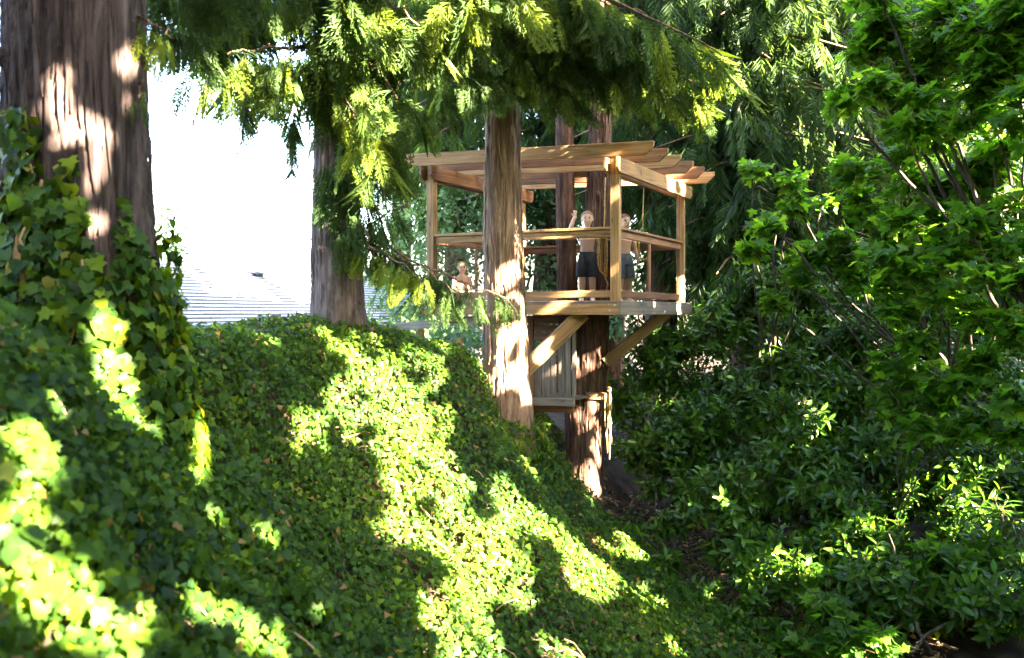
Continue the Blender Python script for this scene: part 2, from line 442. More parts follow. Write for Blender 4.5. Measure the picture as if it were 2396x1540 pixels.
def spray_template(seed, pairs=17, leaflets=5, droopk=0.35):
    r = np.random.default_rng(seed)
    V, Fc = [], []
    def kite(p, d, L, w, z):
        d = d / np.linalg.norm(d); s = np.array([-d[1], d[0]])
        o = len(V)
        for q, h in ((p, 0), (p + d * L * .45 + s * w, z), (p + d * L, -L * .15), (p + d * L * .45 - s * w, -z)):
            V.append((q[0], q[1], h))
        Fc.extend([(o, o + 1, o + 2), (o, o + 2, o + 3)])
    kite(np.array([0., 0.]), np.array([0., 1.]), 1.0, .012, 0)
    for i in range(pairs):
        s = (i + .6) / (pairs + .6)
        for side in (-1, 1):
            ang = math.radians(r.uniform(28, 44))
            L = (.34 * (1 - s) ** .55 * min(1, .5 + s * 2.2)) * r.uniform(.75, 1.2) + .03
            d = np.array([side * math.sin(ang), math.cos(ang)])
            p = np.array([0., s + r.uniform(-.012, .012)])
            zz = r.uniform(-.06, .06)
            o = len(V)
            kite(p, d, L, .012, 0)
            for j in range(leaflets):
                u = (j + .7) / (leaflets + .3)
                sd = 1 if (j + i) % 2 else -1
                a2 = math.radians(r.uniform(22, 38)) * sd
                d2 = np.array([d[0] * math.cos(a2) - d[1] * math.sin(a2), d[0] * math.sin(a2) + d[1] * math.cos(a2)])
                kite(p + d * L * u, d2, L * (.46 - .2 * u) + .022, .012, r.uniform(-.01, .01))
            for k in range(o, len(V)):
                v = V[k]; V[k] = (v[0], v[1], v[2] + zz * abs(v[0]) * 4)
    V = np.array(V); V[:, 2] -= droopk * V[:, 1] ** 2 * .5 + .5 * V[:, 0] ** 2
    return V, np.array(Fc)

SPRAYS = [spray_template(i, 15, 3, r) for i, r in enumerate((.2, .5, .8, .35))]
SPRAYS_LOW = [spray_template(20 + i, 9, 0, .5) for i in range(2)]
for T in SPRAYS_LOW:
    T[0][:, 0] *= 1.25
# broader fingers for the distant sprays
def spray_low(seed, N_=12):
    r = np.random.default_rng(seed); V, Fc = [], []
    for i in range(N_):
        s = i / N_
        for side in (-1, 1):
            a = math.radians(r.uniform(20, 48)); L = (.42 * (1 - s) ** .5 + .05) * r.uniform(.7, 1.2)
            d = np.array([side * math.sin(a), math.cos(a)]); sn = np.array([-d[1], d[0]])
            p = np.array([0, s * .95]); o = len(V); w = .020
            for q, h in ((p, 0), (p + d * L * .5 + sn * w, r.uniform(-.06, .06)), (p + d * L, -.05), (p + d * L * .5 - sn * w, r.uniform(-.06, .06))):
                V.append((q[0], q[1], h))
            Fc.extend([(o, o + 1, o + 2), (o, o + 2, o + 3)])
    return np.array(V), np.array(Fc)
SPRAYS_LOW = [spray_low(31), spray_low(32), spray_low(33)]
SPRAYS_COARSE = [spray_low(34, 6), spray_low(35, 6)]
for T in SPRAYS_COARSE: T[0][:, 0] *= 1.5

def scatter(T_list, loc, t, n, size, tint):
    """copies shared out over the templates"""
    m = len(loc); pick = rng.integers(0, len(T_list), m); parts = []
    R = frames(t, n)
    for k, T in enumerate(T_list):
        s = pick == k
        if s.any(): parts.append(instance(T, R[s], loc[s], size[s], tint[s]))
    return join(parts)

_leaf_shared = {}
def leaf_objects(name, T, mat, parent, loc, R, size, tint, n_most, min_px=9.0):
    """the leaves that show largest become parts of their own; returns a mask of the rest"""
    Y = loc[:, 1]
    ok = (Y > .8) & (np.abs(loc[:, 0] / np.maximum(Y, .1)) < .63)
    row = HOR - loc[:, 2] / np.maximum(Y, .1) * F
    ok &= (row > 4) & (row < 654)
    pxs = np.where(ok, size * F / np.maximum(Y, .1), 0)
    order = np.argsort(-pxs)[:n_most]
    order = order[pxs[order] > min_px]
    key = (id(T[0]), mat.name)
    if key not in _leaf_shared:
        _leaf_shared[key] = [np_mesh(name, T[0], T[1], mat, np.full(len(T[0]), v)) for v in (.1, .35, .6, .85)]
    ms = _leaf_shared[key]
    for i in order:
        me = ms[min(3, int(tint[i] * 4))]
        Mx = Matrix.Translation(Vector(loc[i])) @ Matrix((R[i] * size[i]).tolist()).to_4x4()
        link(name, me, parent, Mx)
    rest = np.ones(len(loc), bool); rest[order] = False
    return rest

# ------------------------------------------------------------------ trunks
def trunk_mesh(path, seg=72, step=.05, ridge=.06, mat=None, seed=0, flare=0.0, lobes=0.0):
    """path rows: x, y, z, radius; fluted, furrowed bark surface"""
    r = np.random.default_rng(seed)
    path = np.asarray(path, float)
    z = path[:, 2]
    n = max(6, int((z[-1] - z[0]) / step))
    zz = np.linspace(z[0], z[-1], n)
    X, Y, Rr = (np.interp(zz, z, path[:, k]) for k in (0, 1, 3))
    th = np.linspace(0, 2 * np.pi, seg, endpoint=False)
    TH, ZZ = np.meshgrid(th, zz)
    h = np.zeros_like(TH)
    for k in range(7):
        f = int(r.integers(5, seg // 3)); ph = r.uniform(0, 6.28)
        dr = .9 * np.sin(ZZ * r.uniform(.6, 2.2) + r.uniform(0, 6.28)) + ZZ * r.uniform(-.4, .4)
        h += np.abs(np.sin(f * TH / 2 * 1.0 + ph + dr)) * r.uniform(.4, 1.0)
    h = (h / 7 - .35) * 2
    h += r.normal(0, .18, h.shape)
    lob = lobes * (np.sin(3 * TH + r.uniform(0, 6) + .3 * ZZ) + .6 * np.sin(5 * TH + r.uniform(0, 6) - .4 * ZZ))
    # knots
    for _ in range(int((z[-1] - z[0]) * 2.2)):
        tk, zk, s = r.uniform(0, 6.28), r.uniform(z[0], z[-1]), r.uniform(.04, .09)
        d2 = ((np.angle(np.exp(1j * (TH - tk))) * Rr[:, None]) ** 2 + (ZZ - zk) ** 2) / s ** 2
        h += 1.6 * np.exp(-d2 * 1.5) * np.sin(np.sqrt(d2) * 5)
    fl = flare * np.exp(-(ZZ - z[0]) / .45) * (1 + .5 * np.sin(4 * TH + r.uniform(0, 6)))
    R = Rr[:, None] * (1 + ridge * h + lob + fl)
    V = np.stack([X[:, None] + R * np.cos(TH), Y[:, None] + R * np.sin(TH), ZZ], -1).reshape(-1, 3)
    ii = np.arange(n * seg).reshape(n, seg); jj = np.roll(ii, -1, axis=1)
    Q = np.stack([ii[:-1], jj[:-1], jj[1:], ii[1:]], -1).reshape(-1, 4)
    return np_mesh('trunk', V, Q, mat or M_BARK, smooth=True)

def tube_mesh(name, pts, rad, seg=7, mat=None):
    V, Fc = tube_arrays(pts, rad, seg)
    return np_mesh(name, V, Fc, mat or M_TWIG, smooth=True)

def bark_strips(parent, path, n, mat, seed, zlo, zhi):
    """loose fibrous strips of cedar bark, lifting at their ends"""
    r = np.random.default_rng(seed); path = np.asarray(path, float); z = path[:, 2]; V, Fc = [], []
    for _ in range(n):
        L = r.uniform(.18, .8); z0 = r.uniform(zlo, zhi - .2); a = r.uniform(0, 6.283); w = r.uniform(.008, .024); dr = r.normal(0, .05)
        lift0, lift1 = r.uniform(-.006, .022), r.uniform(-.006, .030); k = 6; o = len(V)
        for i in range(k):
            t = i / (k - 1); zz = z0 + L * t
            cx, cy, R = (np.interp(zz, z, path[:, c]) for c in (0, 1, 3))
            R = R * 1.03 + .004 + lift0 * (1 - t) ** 3 + lift1 * t ** 3 + .004 * math.sin(5 * t + a)
            hw = w * (1 - .75 * abs(2 * t - 1) ** 2) / R
            aa = a + dr * t
            for sgn, e in ((-1, 0), (0, .006), (1, 0)):
                V.append((cx + (R + e) * math.cos(aa + sgn * hw), cy + (R + e) * math.sin(aa + sgn * hw), zz))
        for i in range(k - 1):
            for j in range(2):
                p = o + i * 3 + j; Fc += [(p, p + 1, p + 4), (p, p + 4, p + 3)]
    return link('bark_strips', np_mesh('bark_strips', np.array(V), np.array(Fc), mat, smooth=True), parent, kind='stuff')

SP_COUNT = 0
def bough(parent, p0, p1, sag, n, L, lean, rad=.03, width=.35, tint=(.2, .7), low=False, face=.6, t0=.12):
    """a drooping cedar limb with its hanging sprays"""
    P = bez(p0, p1, sag, 14, .015)
    o = link('bough', tube_mesh('bough', P if not low else P[[0, 4, 9, 13]], np.linspace(rad, rad * .25, 14 if not low else 4), 6 if not low else 4), parent)
    t = rng.uniform(t0, 1.0, n)
    idx = t * 13; i0 = np.minimum(idx.astype(int), 12); f = (idx - i0)[:, None]
    B = P[i0] * (1 - f) + P[i0 + 1] * f
    ax = nrm(P[-1] - P[0]); side = nrm(np.cross(ax, [0, 0, 1]))
    off = rng.uniform(-1, 1, n)
    B = B + side * (off * width)[:, None] + ax * rng.uniform(-.1, .1, n)[:, None]
    B[:, 2] -= np.abs(off) * width * .35 + rng.uniform(0, .06, n)
    lean = np.asarray(lean, float)
    d = np.array([0, 0, -1.0]) + lean + rng.normal(0, .20, (n, 3)) + side * (off * .35)[:, None]
    yaw = rng.normal(0, 1.0, n)
    nn = np.stack([np.sin(yaw), -np.cos(yaw) * 1.0, rng.normal(.25, .3, n)], -1)
    ln = rng.uniform(L[0], L[1], n) * (1 - .3 * t)
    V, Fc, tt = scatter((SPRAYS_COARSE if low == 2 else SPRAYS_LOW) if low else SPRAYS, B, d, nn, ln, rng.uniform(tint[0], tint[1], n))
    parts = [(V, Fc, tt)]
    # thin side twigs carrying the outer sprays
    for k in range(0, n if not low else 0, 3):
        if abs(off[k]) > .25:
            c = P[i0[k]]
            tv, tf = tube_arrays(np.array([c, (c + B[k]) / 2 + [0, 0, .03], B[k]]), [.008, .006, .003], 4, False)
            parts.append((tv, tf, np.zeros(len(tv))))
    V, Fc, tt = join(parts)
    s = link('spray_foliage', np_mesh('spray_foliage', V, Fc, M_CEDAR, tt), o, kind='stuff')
    return o

# shafts cut through the leaves so sun reaches chosen spots of trunk or timber: end point and radius
SHAFTS = [(D(dx, dy, Y), r) for dx, dy, Y, r in (
    (1395, 838, 11.75, .14), (1352, 850, 11.35, .13), (1380, 950, 11.76, .12), (1385, 1000, 11.76, .11), (1400, 1020, 11.8, .12), (1378, 1075, 11.76, .12), (1395, 1110, 11.77, .14), (1400, 1145, 11.8, .13),
    (1590, 722, 12.2, .14), (1560, 720, 11.75, .07), (1525, 715, 11.3, .05), (1603, 660, 12.5, .09), (1600, 692, 12.5, .10), (1602, 400, 11.6, .10), (1590, 440, 12.3, .08), (1480, 790, 11.9, .12), (1580, 560, 12.3, .05))]

def clear_of_sun(c):
    """which leaf centres leave the sun shafts free"""
    ok = np.ones(len(c), bool)
    for p, r in SHAFTS:
        q = c - p; s = q @ S
        ok &= ~((s > .12) & (np.linalg.norm(q - s[:, None] * S, axis=1) < r + .045))
    return ok
# ------------------------------------------------------------------ carpentry
def beam(name, p0, p1, w, h, parent, mat=None, cut0=0.0, cut1=0.0, up=(0, 0, 1), chamfer=.006):
    """a sawn timber from p0 to p1; cut0/cut1 slope off the lower corner of that end"""
    p0, p1 = Vector(p0), Vector(p1)
    L = (p1 - p0).length; x = (p1 - p0).normalized()
    z = Vector(up); z = (z - x * z.dot(x)).normalized(); y = z.cross(x)
    prof = [(0, -h / 2 + cut0), (cut0, -h / 2), (L - cut1, -h / 2), (L, -h / 2 + cut1), (L, h / 2), (0, h / 2)]
    pr = []
    for q in prof:
        if not pr or (abs(q[0] - pr[-1][0]) + abs(q[1] - pr[-1][1])) > 1e-5: pr.append(q)
    bm = bmesh.new()
    a = [bm.verts.new((q[0], -w / 2, q[1])) for q in pr]
    c = [bm.verts.new((q[0], w / 2, q[1])) for q in pr]
    n = len(pr)
    bm.faces.new(a); bm.faces.new(list(reversed(c)))
    for i in range(n):
        bm.faces.new((a[(i + 1) % n], a[i], c[i], c[(i + 1) % n]))
    bmesh.ops.recalc_face_normals(bm, faces=bm.faces)
    if chamfer:
        bmesh.ops.bevel(bm, geom=list(bm.edges), offset=chamfer, segments=1, affect='EDGES', profile=.5)
    me = bpy.data.meshes.new(name); bm.to_mesh(me); bm.free()
    me.materials.append(mat or M_WOOD)
    M = Matrix((x, y, z)).transposed().to_4x4(); M.translation = p0
    return link(name, me, parent, M)

# ------------------------------------------------------------------ house beyond the bank
rd = np.array([.400, .916]); dn = np.array([.916, -.400])
rid = np.array([-6.6, 15.0]); RZ = .88
hz = gz(-6, 17) - .3
house = thing('house', 'low pale house with a grey shingled roof beyond the ivy bank', 'house', (rid[0] + dn[0] * -3, rid[1] + dn[1] * -3, hz))
PITCH = .5; RUN = .125; NC = 26; s0, s1 = -5.0, 8.0
def roofpt(s, d, lift=0.0, side=1):
    q = rid + rd * s + dn * d * side
    return np.array([q[0], q[1], RZ - d * PITCH + lift])
def course_mesh():
    V, Fc = [], []
    k = 0; s = s0
    while s < s1:
        w = rng.uniform(.28, .36); e = min(s + w - .006, s1)
        b0 = rng.uniform(0, .006)
        a = [(s, 0, .010), (e, 0, .010), (e, -RUN * 1.12, .034 + b0), (s, -RUN * 1.12, .034 + b0)]
        a += [(e, -RUN * 1.12, -.002), (s, -RUN * 1.12, -.002)]
        o = len(V); V += a
        Fc += [(o, o + 1, o + 2), (o, o + 2, o + 3), (o + 3, o + 2, o + 4), (o + 3, o + 4, o + 5)]
        s += w
    V = np.array(V); W = V.copy()
    # (s, -run, lift) to world offsets
    W[:, 0] = rd[0] * V[:, 0] - dn[0] * V[:, 1]; W[:, 1] = rd[1] * V[:, 0] - dn[1] * V[:, 1]; W[:, 2] = V[:, 1] * PITCH + V[:, 2]
    me = np_mesh('shingle_course', W, np.array(Fc), M_SHINGLE); me.materials.append(M_BUTT)
    me.polygons.foreach_set('material_index', np.tile(np.array([0, 0, 1, 1], dtype=np.int32), len(Fc) // 4))
    return me
def quad_solid(name, corners, thick, mat, parent):
    c = np.array(corners, float); nn = np.cross(c[1] - c[0], c[3] - c[0]); nn /= np.linalg.norm(nn)
    V = np.r_[c, c - nn * thick]
    Fc = np.array([(0, 1, 2, 3), (7, 6, 5, 4), (0, 4, 5, 1), (1, 5, 6, 2), (2, 6, 7, 3), (3, 7, 4, 0)])
    return link(name, np_mesh(name, V, Fc, mat), parent)
DEP = RUN * NC
quad_solid('roof_deck', [roofpt(s0, 0), roofpt(s0, DEP), roofpt(s1, DEP), roofpt(s1, 0)], .08, M_SHINGLE, house)
quad_solid('roof_deck', [roofpt(s1, 0, -.003, -1), roofpt(s1, DEP, 0, -1), roofpt(s0, DEP, 0, -1), roofpt(s0, 0, -.003, -1)], .08, M_SHINGLE, house)
cm = [course_mesh() for _ in range(3)]
for k in range(NC):
    p = roofpt(0, RUN * k)
    link('shingle_course', cm[k % 3], house, Matrix.Translation(Vector(p)))
V, Fc = tube_arrays([roofpt(s0, 0, .03), roofpt(s1, 0, .03)], [.06, .06], 6)
link('ridge_cap', np_mesh('ridge_cap', V, Fc, M_SHINGLE), house)
w = DEP - .45
cn = [rid + rd * (s0 + .3) + dn * w, rid + rd * (s1 - .3) + dn * w, rid + rd * (s1 - .3) - dn * w, rid + rd * (s0 + .3) - dn * w]
ztop = RZ - w * PITCH - .05
for i in range(4):
    a, c = cn[i], cn[(i + 1) % 4]
    quad_solid('wall', [(*a, hz), (*c, hz), (*c, ztop), (*a, ztop)], .12, M_SIDING, house)
# little metal roof vent
vp = roofpt(2.35, .30, .03)
vent = thing('roof_vent', 'small dark metal vent standing on the pale shingled roof', 'vent', vp)
V, Fc = tube_arrays([vp, vp + [0, 0, .05]], [.10, .085], 12); link('flashing', np_mesh('flashing', V, Fc, M_VENT), vent)
V, Fc = tube_arrays([vp + [0, 0, .045], vp + [0, 0, .06], vp + [0, 0, .10]], [.16, .17, .05], 12); link('hood', np_mesh('hood', V, Fc, M_VENT), vent)

# ------------------------------------------------------------------ treehouse
C2 = np.array([1.35, 10.4]); L2 = np.array([-1.15, 11.5]); R2 = np.array([2.66, 12.6]); B2 = L2 + R2 - C2
uu = (L2 - C2) / np.linalg.norm(L2 - C2); vv = (R2 - C2) / np.linalg.norm(R2 - C2)
LU, LV = np.linalg.norm(L2 - C2), np.linalg.norm(R2 - C2)
def T3(a, b_, z):
    """a along the front to the left, b_ back along the right side"""
    q = C2 + uu * a + vv * b_
    return (q[0], q[1], z)
ZD = .14
th = thing('treehouse', 'open cedar treehouse with a slatted pergola roof built around two trunks', 'treehouse', T3(LU / 2, LV / 2, ZD))
for a, b_ in ((0, 0), (LU, 0), (0, LV), (LU, LV)):
    beam('corner_post', T3(a, b_, ZD - .02), T3(a, b_, 1.99 if a < 1 else 2.08), .115, .115, th, up=(uu[0], uu[1], 0))
# platform edge boards
beam('fascia_board', T3(-.075, -.085, .055), T3(LU + .08, -.085, .055), .042, .185, th)
beam('fascia_board', T3(-.097, -.106, .053), T3(-.097, LV + .20, .053), .042, .185, th, M_WOODG)
beam('fascia_board', T3(LU + .10, -.105, .055), T3(LU + .10, LV + .15, .055), .042, .185, th, M_WOODG)
beam('fascia_board', T3(-.07, LV + .13, .055), T3(LU + .07, LV + .13, .055), .042, .185, th, M_WOODG)
for k in range(4):
    beam('joist', T3(.15 + k * (LU - .3) / 3, -.06, .03), T3(.15 + k * (LU - .3) / 3, LV + .10, .03), .04, .14, th, M_WOODR)
npl = 19
for k in range(npl):
    b_ = -.04 + (LV + .12) * k / (npl - 1)
    beam('deck_plank', T3(-.06, b_, .121), T3(LU + .06, b_, .121), (LV + .1) / npl - .008, .036, th, M_WOODG, up=(0, 0, 1), chamfer=.003)
# screws on the edge board
for a in (.05, .45, .9, 1.35):
    for z in (.02, .10):
        p = np.array(T3(a, -.107, z)); V, Fc = tube_arrays([p, p - np.array([vv[0], vv[1], 0]) * .004], [.006, .005], 6)
        link('screw', np_mesh('screw', V, Fc, M_METAL), th)
for a, b_, z in ((-.09, -.115, 1.86), (-.09, -.115, 1.93), (.03, -.108, .02), (-.03, -.108, .09), (1.9, -.108, .02), (1.9, -.108, .10)):
    p = np.array(T3(a, b_, z)); V, Fc = tube_arrays([p, p - np.array([vv[0], vv[1], 0]) * .012], [.014, .012], 6)
    link('bolt', np_mesh('bolt', V, Fc, M_METAL), th)
# roof: paired beams and six rafters with sloped tails
for a, mt in ((-.082, M_WOOD), (.082, M_WOOD), (LU - .082, M_WOODR), (LU + .082, M_WOODR)):
    zb = 1.893 if a < 1 else 1.985
    beam('roof_beam', T3(a, -.16, zb), T3(a, LV + .24, zb), .042, .20, th, mt, .06, .06)
for k in range(6):
    b_ = -.05 + k * (LV + .05) / 5
    beam('rafter', T3(-.52, b_, 2.083), T3(LU + .42, b_, 2.20), .042, .178, th, M_WOOD if k in (0, 2, 5) else M_WOODR, .11, .11)
# small bracket on the beam
p = np.array(T3(-.108, .62, 1.90))
beam('bracket', p + [0, 0, -.04], p + [0, 0, .04], .012, .02, th, M_METAL, up=(uu[0], uu[1], 0), chamfer=.002)

def rail_run(a0, b0, a1, b1, mids, mat, pane=True, low=True):
    p0, p1 = np.array(T3(a0, b0, 0)), np.array(T3(a1, b1, 0)); d = nrm(p1 - p0)
    q0, q1 = p0 + d * .06, p1 - d * .06
    up = np.array([0, 0, 1.0])
    beam('rail_cap', q0 + up * 1.093, q1 + up * 1.093, .10, .036, th, mat)
    beam('top_rail', q0 + up * 1.024, q1 + up * 1.024, .042, .095, th, mat)
    if low: beam('bottom_rail', q0 + up * .235, q1 + up * .235, .042, .09, th, mat)
    cuts = [0.0] + mids + [1.0]
    for c in mids:
        m_ = q0 + (q1 - q0) * c
        beam('stile', m_ + up * (.282 if low else .15), m_ + up * .974, .042, .045, th, mat, up=(d[0], d[1], 0))
    for i in range(len(cuts) - 1):
        a = q0 + (q1 - q0) * cuts[i] + d * (.03 if i else .004); c = q0 + (q1 - q0) * cuts[i + 1] - d * (.03 if i < len(cuts) - 2 else .004)
        if pane:
            beam('clear_panel', (a + c) / 2 * 0 + a + up * .628, c + up * .628, .005, .66, th, M_PANE, chamfer=0)
rail_run(0, 0, LU, 0, [.5], M_WOOD)
rail_run(0, 0, 0, LV, [.46], M_WOODR)
rail_run(LU, 0, LU, LV, [.45], M_WOODR, False)
rail_run(0, LV, LU, LV, [.33, .66], M_WOODR, False)
# knee braces
beam('knee_brace', D(1365, 732, 10.72), D(1222, 872, 10.34), .07, .20, th, M_WOOD)
beam('knee_brace', D(1572, 722, 12.15), D(1414, 850, 11.82), .07, .165, th, M_WOOD)

# low cabin hung under the platform
O2 = np.array([.275, 11.55]); ur = -uu
def K3(a, b_, z): q = O2 + ur * a + vv * b_; return np.array([q[0], q[1], z])
CW, CD = .66, 1.25
cab = thing('under_cabin', 'small weathered board cabin tucked under the treehouse platform between the trunks', 'cabin', K3(CW / 2, CD / 2, -1.4))
beam('sill_beam', K3(-.08, -.03, -1.29), K3(CW + .02, -.03, -1.27), .05, .12, cab, M_WOODG)
beam('sill_beam', K3(-.05, .10, -1.40), K3(CW - .05, .10, -1.39), .05, .09, cab, M_WOODR)
beam('corner_post', K3(0, 0, -1.22), K3(0, 0, -.05), .05, .08, cab, M_WOODR, up=(uu[0], uu[1], 0))
beam('corner_post', K3(CW - .01, .02, -1.20), K3(CW - .01, .02, -.05), .045, .05, cab, M_WOODG, up=(uu[0], uu[1], 0))
xs = .035
for k, (w, top) in enumerate(((.10, -.72), (.13, -.62), (.085, -.45), (.10, -.28), (.085, -.20))):
    beam('wall_board', K3(xs + w / 2, .045 + .004 * (k % 2), -1.22), K3(xs + w / 2, .045 + .004 * (k % 2), top), .018, w - .008, cab, M_WOODG, up=(uu[0], uu[1], 0), chamfer=.003)
    xs += w + (.03 if k == 2 else .008)
for k in range(9):
    z = -.12 - k * .135
    if 3 <= k <= 4:
        beam('back_board', K3(-.36, CD, z), K3(CW - .02, CD, z), .02, .125, cab, M_WOODR, chamfer=.003)
        beam('back_board', K3(-1.1, CD, z), K3(-.66, CD, z), .02, .125, cab, M_WOODR, chamfer=.003)
    else:
        beam('back_board', K3(-1.1, CD, z), K3(CW - .02, CD, z - (.012 if k == 1 else 0)), .02, .128 - (.02 if k == 1 else 0), cab, M_WOODR, chamfer=.003)
for k in range(6):
    beam('floor_board', K3(.02 + .11 * k + .05, .07, -1.235), K3(.02 + .11 * k + .05, CD - .02, -1.235), .105, .025, cab, M_WOODG, up=(0, 0, 1), chamfer=.003)

# handrail of the path below the left corner
fen = thing('wooden_handrail', 'short wooden handrail behind the ivy crest left of the front trunk', 'handrail', D(1040, 830, 11.6))
beam('post', D(1076, 868, 11.5), D(1076, 790, 11.5), .09, .09, fen, M_WOOD, up=(1, 0, 0))
beam('post', D(985, 860, 11.9), D(985, 770, 11.9), .09, .09, fen, M_WOOD, up=(1, 0, 0))
beam('rail', D(930, 806, 12.0), D(1066, 809, 11.55), .04, .10, fen, M_WOOD)
beam('rail', D(920, 766, 12.0), D(1120, 748, 11.4), .04, .12, fen, M_WOODG)

# ------------------------------------------------------------------ cedars
t_left = thing('cedar_tree', 'massive furrowed cedar trunk with ivy climbing its foot, nearest on the bank', 'tree', (-2.62, 5.0, -.9), 'western red cedars')
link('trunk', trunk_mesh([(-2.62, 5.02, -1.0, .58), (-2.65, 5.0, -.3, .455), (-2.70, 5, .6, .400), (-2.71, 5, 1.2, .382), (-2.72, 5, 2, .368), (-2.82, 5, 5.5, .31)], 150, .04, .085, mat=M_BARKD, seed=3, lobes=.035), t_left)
link('stub', tube_mesh('stub', [(-2.98, 4.62, 1.93), (-3.10, 4.48, 1.96), (-3.25, 4.40, 2.05)], [.07, .05, .035], 8, M_BARK), t_left)
t_mid = thing('cedar_tree', 'slender cedar on the ivy crest beside the house roof, hung with lime sprays', 'tree', (-1.98, 9, -.3), 'western red cedars')
link('trunk', trunk_mesh([(-1.93, 9.05, -.5, .31), (-1.96, 9, .0, .275), (-1.98, 9, .8, .255), (-1.97, 9, 2, .23), (-1.9, 9, 7.5, .13)], 72, .05, .06, mat=M_BARKG, seed=4, flare=.25), t_mid)
t_front = thing('cedar_tree', 'straight cedar trunk standing in front of the treehouse railing', 'tree', (-.06, 10.2, -1.6), 'western red cedars')
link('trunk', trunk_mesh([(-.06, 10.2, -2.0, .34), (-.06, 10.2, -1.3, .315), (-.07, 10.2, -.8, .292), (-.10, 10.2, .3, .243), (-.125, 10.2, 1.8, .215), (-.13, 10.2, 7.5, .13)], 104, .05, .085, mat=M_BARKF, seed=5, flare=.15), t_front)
t_twin = thing('cedar_tree', 'twin-stemmed cedar rising through the treehouse floor, bare foot in the ravine', 'tree', (1.1, 12, -2.9), 'western red cedars')
link('trunk', trunk_mesh([(1.13, 12, -3.2, .225), (1.12, 12, -2.4, .225), (1.17, 12, -1, .235), (1.25, 12, .2, .20), (1.31, 12, 2, .17), (1.35, 12.1, 8, .10)], 96, .05, .09, seed=6, flare=.4, lobes=.06), t_twin)
link('trunk', trunk_mesh([(1.03, 12.0, -3.0, .18), (.99, 11.97, -1.9, .175), (.96, 11.97, -1, .175), (.85, 12.1, 0, .155), (.81, 12.15, 2, .14), (.75, 12.2, 8, .09)], 72, .04, .06, seed=7, lobes=.04), t_twin)

bark_strips(t_front, [(-.06, 10.2, -2.0, .34), (-.06, 10.2, -1.3, .315), (-.07, 10.2, -.8, .292), (-.10, 10.2, .3, .243), (-.125, 10.2, 1.8, .215), (-.13, 10.2, 7.5, .13)], 280, M_BARKF, 61, -1.5, 3.0)
bark_strips(t_twin, [(1.13, 12, -3.2, .225), (1.12, 12, -2.4, .225), (1.17, 12, -1, .235), (1.25, 12, .2, .20), (1.31, 12, 2, .17), (1.35, 12.1, 8, .10)], 300, M_BARK, 62, -2.9, 3.0)
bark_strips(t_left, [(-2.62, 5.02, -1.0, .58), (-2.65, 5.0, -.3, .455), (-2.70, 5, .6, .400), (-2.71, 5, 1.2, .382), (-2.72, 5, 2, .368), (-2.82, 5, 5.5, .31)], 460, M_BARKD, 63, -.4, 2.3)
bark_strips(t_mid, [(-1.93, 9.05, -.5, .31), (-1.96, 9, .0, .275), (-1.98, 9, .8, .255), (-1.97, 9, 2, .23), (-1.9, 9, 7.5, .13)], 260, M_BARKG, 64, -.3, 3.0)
# sprays over the middle of the picture
for a in (
    (D(1180, -90, 10.1), D(1690, 130, 8.4), .10, 85, (.5, .95), (.50, -.1, 0), .035, .45, (.25, .95)),
    (D(1180, -60, 10.1), D(1560, 60, 8.8), .08, 75, (.5, .95), (.45, -.1, 0), .03, .4, (.2, .7)),
    (D(1180, -20, 10.1), D(1420, 60, 9.0), .06, 60, (.45, .85), (.40, -.1, 0), .03, .4, (.28, .75)),
    (D(1180, -120, 10.1), D(1120, -20, 8.0), .05, 55, (.5, .9), (.15, -.1, 0), .03, .45, (.2, .9)),
    (D(1190, 30, 10.1), D(1270, 110, 9.2), .04, 50, (.4, .7), (.30, -.1, 0), .025, .3, (.28, .75)),
    (D(1190, 120, 10.1), D(1230, 190, 9.3), .02, 26, (.35, .6), (.25, -.1, 0), .02, .25, (.15, .5)),
    (D(1170, 30, 10.1), D(1050, 60, 8.6), .04, 55, (.45, .8), (.05, -.1, 0), .025, .35, (.2, .8)),
    (D(1190, -20, 10.1), D(1640, 200, 8.9), .06, 95, (.45, .85), (.50, -.1, 0), .03, .4, (.25, .9)),
    (D(1180, 40, 10.1), D(1480, 190, 9.2), .05, 85, (.45, .8), (.45, -.1, 0), .03, .35, (.28, .75)),
    (D(1180, 90, 10.1), D(1330, 210, 9.3), .04, 60, (.4, .65), (.35, -.1, 0), .02, .3, (.28, .75)),
    (D(1170, 90, 10.1), D(1080, 190, 9.0), .03, 50, (.4, .65), (.2, -.1, 0), .02, .3, (.1, .5)),
): bough(t_front, *a[:5], a[5], a[6], a[7], a[8])
